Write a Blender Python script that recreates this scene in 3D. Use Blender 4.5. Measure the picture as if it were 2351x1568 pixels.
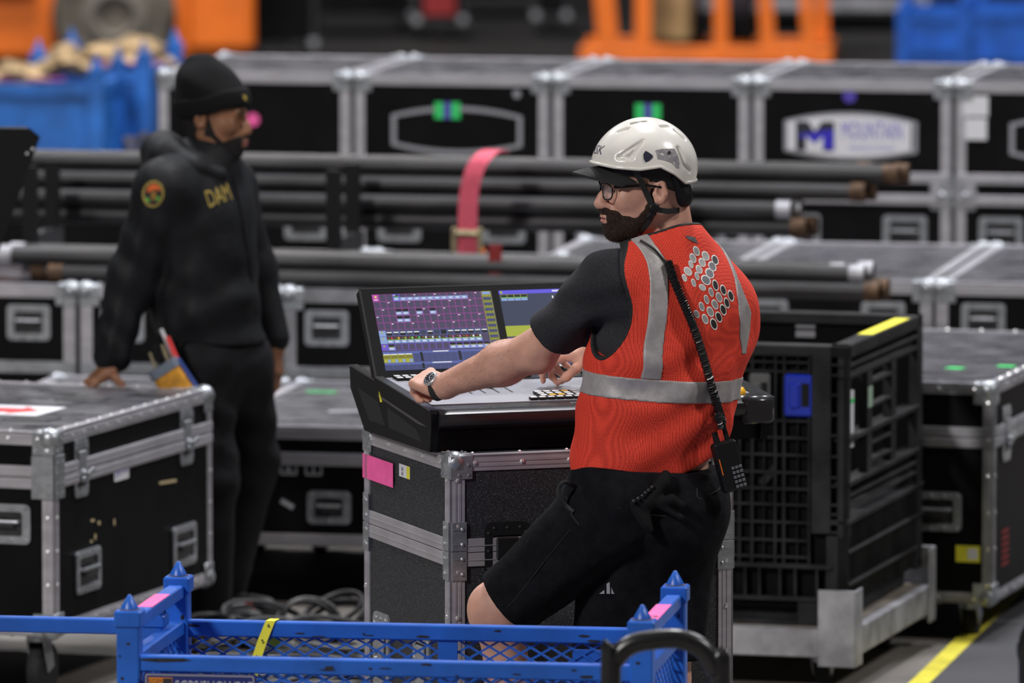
import bpy, bmesh, math, random
import numpy as np
from mathutils import Vector, Matrix
from mathutils.bvhtree import BVHTree
for o in list(bpy.data.objects): bpy.data.objects.remove(o)
SC = bpy.context.scene
COL = SC.collection
random.seed(7); RNG = np.random.default_rng(7)
# ------------------------------------------------------------------ camera, world, lights, exposure
FPX, CAMH, PITCH = 18000.0, 3.3, math.radians(5.77)
cam = bpy.data.cameras.new('camera'); camo = bpy.data.objects.new('camera', cam); COL.objects.link(camo)
camo.location = (0, 0, CAMH); camo.rotation_euler = (math.pi/2-PITCH, 0, 0)
cam.sensor_width = 36; cam.sensor_fit = 'HORIZONTAL'; cam.lens = FPX/2351*36
cam.clip_start = 1; cam.clip_end = 300
cam.dof.use_dof = True; cam.dof.focus_distance = 19.25; cam.dof.aperture_fstop = 4.0; cam.dof.aperture_blades = 9
SC.camera = camo
W = bpy.data.worlds.new('arena_air'); SC.world = W; W.use_nodes = True
W.node_tree.nodes['Background'].inputs[0].default_value = (0.80, 0.82, 1.0, 1)
W.node_tree.nodes['Background'].inputs[1].default_value = 0.042
def area(name, loc, target, size, power, col=(1, 1, 1)):
    l = bpy.data.lights.new(name, 'AREA'); l.energy = power; l.size = size; l.color = col; l.shape = 'DISK'
    o = bpy.data.objects.new(name, l); COL.objects.link(o); o.location = loc
    o.rotation_euler = (Vector(target)-Vector(loc)).to_track_quat('-Z', 'Y').to_euler(); return o
# arena rig lights, high above the floor
area('arena_light', (-10, 7, 11), (0, 20, 0), 2.2, 3000, (1, .965, .93))
area('arena_light', (13, 16, 15), (1, 20, 0), 2.2, 2300, (1, .97, .95))
area('arena_light', (1.5, 25, 15), (1, 22, 0), 2.2, 2900, (.97, .97, 1))
area('arena_light', (-8, 31, 15), (-2, 27, 0), 2.6, 2300, (.96, .96, 1))
area('arena_light', (9, 34, 15), (2, 28, 0), 2.6, 2300, (.96, .96, 1))
area('arena_light', (-2, 44, 15), (0, 50, 0), 4.0, 4400, (1, .97, .94))
SC.view_settings.view_transform = 'Standard'; SC.view_settings.look = 'None'
SC.view_settings.gamma = 1; SC.view_settings.use_curve_mapping = False
SC.view_settings.exposure = -0.6
# ------------------------------------------------------------------ geometry helpers
CP, SP = math.cos(PITCH), math.sin(PITCH)
def ray(px, py):
    x = (px-1175.5)/FPX; y = -(py-784)/FPX
    return Vector((x, CP+y*SP, -SP+y*CP))
def at(px, py, Y):
    d = ray(px, py); return Vector((0, 0, CAMH))+d*(Y/d.y)
def atz(px, py, z):
    d = ray(px, py); return Vector((0, 0, CAMH))+d*((z-CAMH)/d.z)
def V(*a): return Vector(a)
class MB:
    """collects shapes that become ONE mesh object"""
    def __init__(s): s.v = []; s.f = []; s.m = []; s.cm = 0
    def add(s, vs, fs):
        b = len(s.v); s.v += [tuple(v) for v in vs]
        s.f += [tuple(i+b for i in f) for f in fs]; s.m += [s.cm]*len(fs); return s
    def xf(s, M): s.v = [tuple(M @ Vector(v)) for v in s.v]; return s
    def box(s, lo, hi, b=0.0):
        lo = list(lo); hi = list(hi)
        for i in range(3):
            if lo[i] > hi[i]: lo[i], hi[i] = hi[i], lo[i]
        if b <= 0:
            x0, y0, z0 = lo; x1, y1, z1 = hi
            return s.add([(x0,y0,z0),(x1,y0,z0),(x1,y1,z0),(x0,y1,z0),(x0,y0,z1),(x1,y0,z1),(x1,y1,z1),(x0,y1,z1)],
                         [(0,3,2,1),(4,5,6,7),(0,1,5,4),(1,2,6,5),(2,3,7,6),(3,0,4,7)])
        b = min(b, *(0.49*(hi[i]-lo[i]) for i in range(3)))
        c = [(lo[i]+hi[i])/2 for i in range(3)]; h = [(hi[i]-lo[i])/2 for i in range(3)]
        vs = []; idx = {}
        for sx in (-1, 1):
            for sy in (-1, 1):
                for sz in (-1, 1):
                    for a in range(3):
                        p = [sx*(h[0]-b), sy*(h[1]-b), sz*(h[2]-b)]; p[a] = (sx, sy, sz)[a]*h[a]
                        idx[(sx, sy, sz, a)] = len(vs); vs.append([c[i]+p[i] for i in range(3)])
        fs = []
        def orient(f):
            p = [Vector(vs[i]) for i in f]; n = (p[1]-p[0]).cross(p[2]-p[0]); ctr = sum(p, Vector())/len(p)-Vector(c)
            return tuple(f) if n.dot(ctr) > 0 else tuple(reversed(f))
        for a in range(3):
            o1, o2 = [(1, 2), (0, 2), (0, 1)][a]
            for sg in (-1, 1):
                f = []
                for q1, q2 in ((-1,-1),(1,-1),(1,1),(-1,1)):
                    k = [0, 0, 0]; k[a] = sg; k[o1] = q1; k[o2] = q2; f.append(idx[(*k, a)])
                fs.append(orient(f))
            for q1 in (-1, 1):
                for q2 in (-1, 1):
                    f = []
                    for e, fa in ((-1, o1), (1, o1), (1, o2), (-1, o2)):
                        k = [0, 0, 0]; k[a] = e; k[o1] = q1; k[o2] = q2; f.append(idx[(*k, fa)])
                    fs.append(orient(f))
        for sx in (-1, 1):
            for sy in (-1, 1):
                for sz in (-1, 1): fs.append(orient([idx[(sx, sy, sz, a)] for a in range(3)]))
        return s.add(vs, fs)
    def obox(s, c, ax, half, b=0.0):
        t = MB().box([-h for h in half], half, b)
        M = Matrix((ax[0], ax[1], ax[2])).transposed().to_4x4(); M.translation = Vector(c)
        t.xf(M); return s.add(t.v, t.f)
    def bar(s, p0, p1, w, h, b=0.0, up=(0, 0, 1)):
        p0 = Vector(p0); p1 = Vector(p1); x = (p1-p0); L = x.length; x.normalize()
        y = Vector(up).cross(x)
        if y.length < 1e-4: y = Vector((0, 1, 0)).cross(x)
        y.normalize(); z = x.cross(y)
        return s.obox((p0+p1)/2, (x, y, z), (L/2, w/2, h/2), b)
    def tube(s, pts, r, n=8, cap=True, closed=False):
        pts = [Vector(p) for p in pts]; N = len(pts)
        rs = r if hasattr(r, '__len__') else [r]*N
        ts = []
        for i in range(N):
            a = pts[(i-1) % N] if (i or closed) else pts[0]; c = pts[(i+1) % N] if (i < N-1 or closed) else pts[-1]
            t = (c-a); ts.append(t.normalized() if t.length > 1e-9 else Vector((0, 0, 1)))
        up = Vector((0, 0, 1)) if abs(ts[0].z) < .9 else Vector((1, 0, 0))
        u = (up-ts[0]*up.dot(ts[0])).normalized(); vs = []; fs = []
        for i in range(N):
            u = (u-ts[i]*u.dot(ts[i])).normalized(); w = ts[i].cross(u)
            for k in range(n):
                a = 2*math.pi*k/n; vs.append(pts[i]+(u*math.cos(a)+w*math.sin(a))*rs[i])
        for i in range(N if closed else N-1):
            j = (i+1) % N
            for k in range(n):
                l = (k+1) % n; fs.append((i*n+k, i*n+l, j*n+l, j*n+k))
        if cap and not closed:
            fs.append(tuple(reversed(range(n)))); fs.append(tuple((N-1)*n+k for k in range(n)))
        return s.add(vs, fs)
    def cyl(s, p0, p1, r0, r1=None, n=16):
        return s.tube([p0, p1], [r0, r0 if r1 is None else r1], n)
    def lathe(s, prof, n=24, M=None):
        vs = []; fs = []
        for r, z in prof:
            for k in range(n):
                a = 2*math.pi*k/n; vs.append(Vector((r*math.cos(a), r*math.sin(a), z)))
        for i in range(len(prof)-1):
            for k in range(n):
                l = (k+1) % n; fs.append((i*n+k, i*n+l, (i+1)*n+l, (i+1)*n+k))
        fs.append(tuple(reversed(range(n)))); fs.append(tuple((len(prof)-1)*n+k for k in range(n)))
        if M is not None: vs = [M @ v for v in vs]
        return s.add(vs, fs)
    def ball(s, c, r, n=12, m=8, sc=(1, 1, 1)):
        vs = [Vector(c)+Vector((0, 0, -r*sc[2]))]; fs = []
        for i in range(1, m):
            t = -math.pi/2+math.pi*i/m
            for k in range(n):
                a = 2*math.pi*k/n
                vs.append(Vector(c)+Vector((r*sc[0]*math.cos(t)*math.cos(a), r*sc[1]*math.cos(t)*math.sin(a), r*sc[2]*math.sin(t))))
        vs.append(Vector(c)+Vector((0, 0, r*sc[2]))); L = len(vs)-1
        for k in range(n): fs.append((0, 1+(k+1) % n, 1+k)); fs.append((L, 1+(m-2)*n+k, 1+(m-2)*n+(k+1) % n))
        for i in range(m-2):
            for k in range(n):
                l = (k+1) % n; fs.append((1+i*n+k, 1+i*n+l, 1+(i+1)*n+l, 1+(i+1)*n+k))
        return s.add(vs, fs)
    def prism(s, poly, z0, z1, M=None):
        n = len(poly); A = sum(poly[i][0]*poly[(i+1) % n][1]-poly[(i+1) % n][0]*poly[i][1] for i in range(n))
        if A < 0: poly = list(reversed(poly))
        vs = [Vector((x, y, z0)) for x, y in poly]+[Vector((x, y, z1)) for x, y in poly]
        fs = [tuple(reversed(range(n))), tuple(range(n, 2*n))]+[(i, (i+1) % n, n+(i+1) % n, n+i) for i in range(n)]
        if M is not None: vs = [M @ v for v in vs]
        return s.add(vs, fs)
    def ringprism(s, outer, inner, z0, z1):
        n = len(outer)
        vs = [(x, y, z) for z in (z0, z1) for p in (outer, inner) for x, y in p]; fs = []
        for i in range(n):
            j = (i+1) % n
            fs += [(2*n+i, 2*n+j, 3*n+j, 3*n+i), (i, n+i, n+j, j), (i, j, 2*n+j, 2*n+i), (n+i, 3*n+i, 3*n+j, n+j)]
        return s.add(vs, fs)
    def quad(s, a, b, c, d): return s.add([a, b, c, d], [(0, 1, 2, 3)])
    def mesh(s, name, mat, smooth=False):
        me = bpy.data.meshes.new(name); me.from_pydata(s.v, [], s.f)
        mats = mat if isinstance(mat, (list, tuple)) else [mat]
        for m in mats: me.materials.append(m)
        if len(mats) > 1: me.polygons.foreach_set('material_index', s.m)
        if smooth:
            me.polygons.foreach_set('use_smooth', [True]*len(me.polygons))
            try: me.set_sharp_from_angle(angle=math.radians(40))
            except Exception: pass
        me.update(); return me
    def build(s, name, mat, parent=None, smooth=False, M=None, label=None):
        return link(s.mesh(name, mat, smooth), name, parent, M, label)
def link(me, name, parent=None, M=None, label=None):
    o = bpy.data.objects.new(name, me); COL.objects.link(o)
    if parent is not None: o.parent = parent
    if M is not None: o.matrix_local = M
    if label: o['label'] = label
    return o
def tag(o, label, cat, group=None, kind=None):
    o['label'] = label; o['category'] = cat
    if group: o['group'] = group
    if kind: o['kind'] = kind
    return o
def thing(name, label, cat, loc=(0, 0, 0), rz=0.0, group=None):
    o = bpy.data.objects.new(name, None); COL.objects.link(o); o.empty_display_size = .1
    o.location = loc; o.rotation_euler = (0, 0, rz); return tag(o, label, cat, group)
def rrect(w, h, r, n=4, cx=0, cy=0):
    pts = []
    for sx, sy, a0 in ((1, 1, 0), (-1, 1, 90), (-1, -1, 180), (1, -1, 270)):
        for k in range(n+1):
            a = math.radians(a0+90*k/n); pts.append((cx+sx*(w/2-r)+r*math.cos(a), cy+sy*(h/2-r)+r*math.sin(a)))
    return pts
def bez(p, n=24):
    """Catmull-Rom through points"""
    p = [Vector(q) for q in p]; out = []
    for i in range(len(p)-1):
        a = p[i-1] if i else p[0]*2-p[1]; b = p[i]; c = p[i+1]; d = p[i+2] if i+2 < len(p) else p[-1]*2-p[-2]
        for k in range(n):
            t = k/n; out.append(.5*((2*b)+(c-a)*t+(2*a-5*b+4*c-d)*t*t+(3*b-a-3*c+d)*t**3))
    return out+[p[-1]]
# ------------------------------------------------------------------ materials
def mat(name, col, rough=.5, metal=0., var=0., vs=20., bump=0., bs=250., spec=.5, emit=0., sss=0., coat=0., stretch=None, bdist=.001, col2=None, lo=.35, hi=.65, rvar=0.):
    m = bpy.data.materials.new(name); m.use_nodes = True; nt = m.node_tree; N = nt.nodes; L = nt.links
    b = N['Principled BSDF']; c4 = (*col, 1)
    b.inputs['Base Color'].default_value = c4; b.inputs['Roughness'].default_value = rough; b.inputs['Metallic'].default_value = metal
    b.inputs['Specular IOR Level'].default_value = spec
    if coat: b.inputs['Coat Weight'].default_value = coat; b.inputs['Coat Roughness'].default_value = .12
    if sss: b.inputs['Subsurface Weight'].default_value = sss; b.inputs['Subsurface Radius'].default_value = (.012, .005, .003); b.inputs['Subsurface Scale'].default_value = 1.0
    if emit: b.inputs['Emission Color'].default_value = c4; b.inputs['Emission Strength'].default_value = emit
    if var or bump or col2 or rvar:
        tc = N.new('ShaderNodeTexCoord'); src = tc.outputs['Object']
        if stretch:
            mp = N.new('ShaderNodeMapping'); mp.inputs['Scale'].default_value = stretch; L.new(src, mp.inputs[0]); src = mp.outputs[0]
        if var or col2 or rvar:
            nz = N.new('ShaderNodeTexNoise'); nz.inputs['Scale'].default_value = vs; nz.inputs['Detail'].default_value = 6; L.new(src, nz.inputs[0])
            mr = N.new('ShaderNodeMapRange'); mr.inputs[1].default_value = lo; mr.inputs[2].default_value = hi; L.new(nz.outputs[0], mr.inputs[0])
            if var or col2:
                mx = N.new('ShaderNodeMix'); mx.data_type = 'RGBA'; L.new(mr.outputs[0], mx.inputs[0])
                mx.inputs[6].default_value = (*[max(0, c*(1-var)) for c in col], 1)
                mx.inputs[7].default_value = (*(col2 if col2 else [min(1, c*(1+var)) for c in col]), 1)
                L.new(mx.outputs[2], b.inputs['Base Color'])
            if rvar:
                m2 = N.new('ShaderNodeMapRange'); m2.inputs[3].default_value = rough-rvar; m2.inputs[4].default_value = rough+rvar
                L.new(mr.outputs[0], m2.inputs[0]); L.new(m2.outputs[0], b.inputs['Roughness'])
        if bump:
            n2 = N.new('ShaderNodeTexNoise'); n2.inputs['Scale'].default_value = bs; n2.inputs['Detail'].default_value = 3; L.new(src, n2.inputs[0])
            bp = N.new('ShaderNodeBump'); bp.inputs['Strength'].default_value = bump; bp.inputs['Distance'].default_value = bdist
            L.new(n2.outputs[0], bp.inputs['Height']); L.new(bp.outputs[0], b.inputs['Normal'])
    return m
LAM = mat('black_laminate', (.003, .003, .0038), .55, var=.4, vs=6, bump=.3, bs=420, spec=.12)
LAMTOP = mat('pale_sheen_laminate', (.065, .065, .075), .32, var=.3, vs=9, bump=.3, bs=300, rvar=.1)  # lid laminate, paled: the reflected sheen of the tops is in the colour
SPK = mat('speckled_laminate', (.016, .017, .021), .55, bump=.6, bs=700, col2=(.15, .155, .18), vs=330, lo=.54, hi=.72)
ALU = mat('aluminium_extrusion', (.50, .49, .53), .40, .5, var=.10, vs=9, stretch=(1, 1, 4), bump=.12, bs=500)
ALUD = mat('dulled_aluminium', (.36, .36, .39), .5, .5, var=.3, vs=10, bump=.2, bs=300)
ZINC = mat('zinc_steel', (.38, .40, .43), .38, .7, var=.15, vs=30)
STEEL = mat('bright_steel', (.82, .82, .84), .25, .7)
DARKST = mat('dark_steel', (.05, .05, .055), .4, .6, var=.3, vs=30)
PIPE = mat('black_pipe', (.034, .033, .035), .46, .35, var=.35, vs=7, stretch=(.6, 3, 3))
RUST = mat('rusty_coupling', (.10, .055, .03), .7, .3, var=.5, vs=40)
RUB = mat('black_rubber', (.012, .012, .013), .75, bump=.2)
PLA = mat('black_plastic', (.007, .007, .008), .45, bump=.15, bs=900, spec=.22)
PLG = mat('satin_black_metal', (.02, .02, .022), .28, .2, bump=.08, bs=900)
BIND = mat('bin_recess_shade', (.003, .003, .0035), .6, spec=.1)  # same plastic as the ribs, with the recess shade put into the colour
BIN = mat('bin_plastic', (.020, .020, .022), .6, var=.5, vs=8, bump=.3, bs=200, spec=.2)
BLUE = mat('blue_paint', (.014, .112, .52), .38, var=.18, vs=7, bump=.12, bs=60, spec=.5)
BLUEF = mat('far_blue_paint', (.022, .15, .52), .5, var=.35, vs=5)
BLUEP = mat('blue_plastic', (.008, .03, .42), .4)
PINK = mat('pink_tape', (.95, .12, .40), .6, var=.06, vs=30)
YEL = mat('yellow_tape', (.80, .74, .04), .55, var=.08, vs=20)
YELF = mat('yellow_floor_tape', (.70, .62, .05), .6, var=.15, vs=12)
GRN = mat('green_tape', (.03, .62, .14), .6)
PURP = mat('violet_dot', (.08, .05, .40), .6)
WHT = mat('white_print', (.72, .72, .76), .6)
GRY = mat('grey_print', (.30, .30, .33), .6)
ORG = mat('orange_paint', (.82, .17, .012), .45, var=.12, vs=3)
TYRE = mat('dusty_tyre', (.11, .095, .075), .85, var=.5, vs=5)
TAN = mat('burlap', (.42, .29, .15), .9, var=.45, vs=9, bump=.6, bs=60, bdist=.01)
NAVY = mat('navy_cloth', (.012, .014, .045), .8, var=.3, vs=6)
CONC = mat('concrete', (.17, .155, .14), .62, var=.28, vs=1.3, bump=.15, bs=90)
MATR = mat('grey_rubber_mat', (.055, .056, .062), .7, var=.15, vs=2, bump=.3, bs=200)
REDP = mat('red_webbing', (.25, .01, .012), .6)
# ------------------------------------------------------------------ the setting
def slab(name, x0, x1, y0, y1, z0, z1, m):
    o = MB().box((x0, y0, z0), (x1, y1, z1)).build(name, m); o['kind'] = 'structure'; return o
slab('floor', -45, 45, -6, 80, -.3, 0, CONC)
WALL = mat('dark_stand_wall', (.02, .02, .023), .8, var=.4, vs=.6)
slab('wall_back', -45, 45, 80, 80.4, -.3, 16, WALL)
slab('wall_left', -45.4, -45, -6, 80.4, -.3, 16, WALL)
slab('wall_right', 45, 45.4, -6, 80.4, -.3, 16, WALL)
DARKF = mat('dark_floor_cover', (.013, .012, .012), .7, var=.5, vs=.9)
o = slab('floor_cover', -30, 30, 33.5, 79, 0, .02, DARKF)
# ------------------------------------------------------------------ flight cases
FACE = {'-y': ((1,0,0),(0,0,1),(0,-1,0)), '+x': ((0,1,0),(0,0,1),(1,0,0)), '-x': ((0,-1,0),(0,0,1),(-1,0,0)), 'top': ((1,0,0),(0,1,0),(0,0,1))}
class Case: pass
def fm(c, f, a, b, out=0.0):
    A, B, N = (Vector(v) for v in FACE[f])
    T = {'-y': V(0, -c.d/2, 0), '+x': V(c.w/2, 0, 0), '-x': V(-c.w/2, 0, 0), 'top': V(0, 0, c.top)}[f]
    M = Matrix((A, B, N)).transposed().to_4x4(); M.translation = T+A*a+B*b+N*out; return M
CACHE = {}
def cached(key, fn):
    if key not in CACHE: CACHE[key] = fn()
    return CACHE[key]
def rivet(mb, x, y, z, r=.0045, h=.003):
    mb.lathe([(r, z), (r*.8, z+h*.6), (r*.3, z+h)], 6, Matrix.Translation((x, y, 0)))
def latch_mesh():
    m = MB(); m.ringprism(rrect(.105, .17, .018), rrect(.07, .11, .008), 0, .005); m.cm = 1
    m.box((-.036, -.056, .0005), (.036, .056, .0015)); m.cm = 0
    m.box((-.026, .0, .001), (.026, .05, .010), .003); m.lathe([(.02, .001), (.02, .008), (.012, .014), (.010, .02)], 12, Matrix.Translation((0, -.018, 0)))
    m.obox((.018, -.022, .018), (Vector((.9, .25, 0)).normalized(), Vector((-.25, .9, 0)).normalized(), V(0, 0, 1)), (.045, .008, .002), .001)
    for sx in (-1, 1):
        for k in range(4): rivet(m, sx*.043, -.06+k*.04, .005)
    for k in (-1, 0, 1): rivet(m, k*.03, .072, .005); rivet(m, k*.03, -.072, .005)
    return m.mesh('latch', [ZINC, DARKST])
def handle_mesh(w, h):
    m = MB(); m.ringprism(rrect(w, h, .016), rrect(w-.05, h-.045, .008), 0, .006); m.cm = 1
    m.box((-(w-.05)/2, -(h-.045)/2, .0004), ((w-.05)/2, (h-.045)/2, .0015)); m.cm = 0
    m.tube([(-(w-.07)/2, h*.06, .002), (-(w-.07)/2, h*.06, .014), ((w-.07)/2, h*.06, .014), ((w-.07)/2, h*.06, .002)], .006, 8)
    m.cm = 1; m.box((-(w-.09)/2, -.014, .006), ((w-.09)/2, h*.06+.008, .018), .005); m.cm = 0
    n = max(3, int(w/.036))
    for k in range(n):
        x = -(w-.03)/2+(w-.03)*k/(n-1); rivet(m, x, h/2-.011, .006, .0065, .004); rivet(m, x, -h/2+.011, .006, .0065, .004)
    for sx in (-1, 1): rivet(m, sx*(w/2-.012), 0, .006)
    return m.mesh('recessed_handle', [ZINC, DARKST])
def ball_mesh(sx, sy, sz, r):
    m = MB(); m.ball((sx*-.016, sy*-.016, sz*-.016), r*.88, 14, 10)
    t = .004; q = r*1.65
    for a in range(3):
        lo = [0, 0, 0]; hi = [0, 0, 0]; s = (sx, sy, sz)
        for i in range(3):
            if i == a: lo[i] = s[i]*.0; hi[i] = s[i]*(.003+t)
            else: lo[i] = s[i]*.004; hi[i] = -s[i]*q
        m.box(lo, hi, .002)
        o1, o2 = [(1, 2), (0, 2), (0, 1)][a]
        for k in ((.8, .35), (.35, .8), (.8, .8)):
            c = [0, 0, 0]; c[a] = s[a]*(.003+t); c[o1] = -s[o1]*q*k[0]; c[o2] = -s[o2]*q*k[1]; m.ball(c, .0045, 6, 4)
    return m.mesh('ball_corner', ZINC, True)
def caster(parent, x, y, hgt, big=False):
    b = hgt*.3
    def br():
        m = MB(); m.box((-.055, -.05, hgt-.006), (.055, .05, hgt)); m.lathe([(.035, hgt-.03), (.035, hgt-.006)], 12)
        for s in (-1, 1): m.bar((s*.026, 0, hgt-.02), (s*.026, .03, hgt*.42), .05, .005, up=(1, 0, 0))
        return m.mesh('caster', ZINC)
    def wh():
        r = hgt*.42; m = MB(); m.lathe([(r*.5, -.019), (r*.93, -.019), (r, -.012), (r, .012), (r*.93, .019), (r*.5, .019)], 20)
        M = Matrix.Translation((0, .03, r)) @ Matrix.Rotation(math.pi/2, 4, 'Y'); m.xf(M)
        return m.mesh('wheel', RUB, True)
    c = link(cached(('cb', hgt), br), 'caster', parent, Matrix.Translation((x, y, 0)))
    link(cached(('cw', hgt), wh), 'wheel', c)
def flight_case(label, corner, rot, w, d, top, base, sign=1, group=None, panel=LAM, toppanel=None, alu=ALU, lw=.03, lid=None, band=.028,
                ball=.03, rivets=.1, casters=True, name='flight_case', lidw=2, cat='flight case'):
    R = Matrix.Rotation(rot, 3, 'Z'); ctr = Vector((corner[0], corner[1], 0))-R @ Vector((sign*w/2, -d/2, 0))
    root = thing(name, label, cat, ctr, rot, group); c = Case(); c.w = w; c.d = d; c.top = top; c.root = root; c.base = base
    X, Y = w/2, d/2; t = .003
    MB().box((-X+.001, -Y+.001, base), (X-.001, Y-.001, top-.001)).build('body', panel, root)
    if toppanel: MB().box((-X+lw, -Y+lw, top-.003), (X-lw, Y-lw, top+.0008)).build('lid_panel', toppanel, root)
    def L(name, a, s1, s2):
        m = MB(); lim = [X, Y, None]; o1, o2 = [(1, 2), (0, 2), (0, 1)][a]
        def ext(i, s):  # outer coordinate on axis i
            return (s*X if i == 0 else s*Y if i == 1 else (top if s > 0 else base))
        e1, e2 = ext(o1, s1), ext(o2, s2)
        A0, A1 = [(-X, X), (-Y, Y), (base, top)][a]
        for (p, q, sp, sq, ep, eq) in ((o1, o2, s1, s2, e1, e2), (o2, o1, s2, s1, e2, e1)):
            lo = [0, 0, 0]; hi = [0, 0, 0]; lo[a] = A0; hi[a] = A1
            lo[p] = ep-sp*.002; hi[p] = ep+sp*t; lo[q] = eq-sq*lw; hi[q] = eq+sq*t; m.box(lo, hi)
            for k in (.30, .62):   # extrusion ribs
                l2 = list(lo); h2 = list(hi); h2[p] = ep+sp*(t+.0016); l2[q] = eq-sq*lw*(k+.09); h2[q] = eq-sq*lw*(k-.09); m.box(l2, h2)
        m.build('edge_rail', alu, root)
        return A0, A1, e1, e2
    riv = MB()
    for a in range(3):
        for s1 in (-1, 1):
            for s2 in (-1, 1):
                A0, A1, e1, e2 = L('edge_rail', a, s1, s2)
                if rivets:
                    o1, o2 = [(1, 2), (0, 2), (0, 1)][a]; n = max(2, int((A1-A0)/rivets))
                    for k in range(n):
                        u = A0+(A1-A0)*(k+.5)/n
                        for p, q, sp, sq, ep, eq in ((o1, o2, s1, s2, e1, e2), (o2, o1, s2, s1, e2, e1)):
                            cc = [0, 0, 0]; cc[a] = u; cc[p] = ep+sp*(t+.0005); cc[q] = eq-sq*lw*.46; riv.ball(cc, .0068, 6, 4)
    if rivets: riv.build('rivets', STEEL, root)['kind'] = 'stuff'
    for sx in (-1, 1):
        for sy in (-1, 1):
            for sz in (-1, 1):
                me = cached(('ball', sx, sy, sz, ball), lambda: ball_mesh(sx, sy, sz, ball))
                link(me, 'ball_corner', root, Matrix.Translation((sx*X, sy*Y, top if sz > 0 else base)))
    if lid:
        for f, L2 in (('-y', w), ('+x', d), ('-x', d)):
            for k in range(lidw):
                z = lid-k*(band+.003)
                m = MB(); m.box((-L2/2, z-band, 0), (L2/2, z, .006), .001)
                for q in (.3, .7): m.box((-L2/2, z-band*q-.0015, .005), (L2/2, z-band*q+.0015, .008))
                m.build('lid_rail', alu, root, M=fm(c, f, 0, 0))
    if casters:
        for sx in (-1, 1):
            for sy in (-1, 1): caster(root, sx*(X-.09), sy*(Y-.1), base)
    return c
def put(c, me, name, f, a, b, out=0.0, rot=0.0, label=None):
    return link(me, name, c.root, fm(c, f, a, b, out) @ Matrix.Rotation(rot, 4, 'Z'), label)
def latch(c, f, a, b, s=1.0):
    o = put(c, cached('latch', latch_mesh), 'latch', f, a, b); o.scale = (s, s, s)
def handle(c, f, a, b, w=.17, h=.11):
    put(c, cached(('handle', w, h), lambda: handle_mesh(w, h)), 'recessed_handle', f, a, b)
def sticker(c, f, a, b, w, h, m, name='sticker', rot=0, label=None, r=0, out=.0006, th=.0006):
    poly = rrect(w, h, r) if r else [(-w/2, -h/2), (w/2, -h/2), (w/2, h/2), (-w/2, h/2)]
    return put(c, MB().prism(poly, 0, th).mesh(name, m), name, f, a, b, out, rot, label)
def text_mesh(body, size, m, ex=.0004):
    cu = bpy.data.curves.new('t', 'FONT'); cu.body = body; cu.size = size; cu.align_x = 'CENTER'; cu.align_y = 'CENTER'; cu.extrude = ex; cu.resolution_u = 3
    ob = bpy.data.objects.new('t', cu); COL.objects.link(ob); dg = bpy.context.evaluated_depsgraph_get()
    me = bpy.data.meshes.new_from_object(ob.evaluated_get(dg)); bpy.data.objects.remove(ob); bpy.data.curves.remove(cu)
    me.materials.clear(); me.materials.append(m); me.name = 'lettering'; return me
def scale_mesh(me, sx, sy):
    for v in me.vertices: v.co.x *= sx; v.co.y *= sy
    return me
# --- console case (under the lighting desk)
TH = math.radians(19.3)
cc = flight_case('tall speckled black flight case carrying the lighting desk', (-.152, 19.311), TH, .746, .676, 1.06, .14, sign=-1, panel=SPK, lw=.036, ball=.034, rivets=.115, lid=None)
for f, L2 in (('-x', .676), ('-y', .746), ('+x', .676)):     # middle joint band
    m = MB()
    for k in range(2):
        z0 = .855-.036*k; m.box((-L2/2+.034, z0-.034, 0), (L2/2-.034, z0, .004), .001); m.box((-L2/2+.034, z0-.019, .003), (L2/2-.034, z0-.017, .0055))
    m.build('joint_band', ALU, cc.root, M=fm(cc, f, 0, 0))
for sx, sy in ((-1, -1), (-1, 1), (1, -1)):                  # riveted corner braces over the joint
    for f, s in ((('-x' if sx < 0 else '+x'), sx), ('-y', 0)):
        if f == '-y' and sy > 0: continue
        L2 = .746 if f == '-y' else .676
        if f == '-y': e = sx
        else: e = (1 if sy < 0 else -1)*(1 if sx < 0 else -1)
        for k in range(2):
            m = MB(); m.box((-.02, -.036, 0), (.02, .036, .004), .001)
            for q in (-.02, .018): rivet(m, -.008*e, q, .004, .006, .004); m.box((-.002*e, q-.002, .004), (.016*e, q+.002, .0055))
            m.build('corner_brace', ZINC, cc.root, M=fm(cc, f, e*(L2/2-.02), .861-.0745*k+.0, .0035))
o = put(cc, latch_mesh(), 'latch', '-y', -.225, .80, label='black butterfly latch'); o.scale = (1.15, 1.1, 1); o.data.materials[0] = PLG
sticker(cc, '-x', -.225, .965, .245, .062, PINK, 'pink_tape', rot=0, label='bright pink tape strip', out=.004)
o = sticker(cc, '-x', -.02, .985, .085, .032, WHT, 'asset_label'); 
MB().box((.018, -.0155, .0007), (.042, .0155, .0011)).build('yellow_band', YEL, o)
for k in range(2): link(text_mesh('||||||', .010, GRY), 'barcode', o, Matrix.Translation((-.016, .006-k*.012, .0009)))
for a in (.12, -.2): latch(cc, '-x', a, .50, 1.2)
latch(cc, '+x', 0, .82, 1.2)
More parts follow.
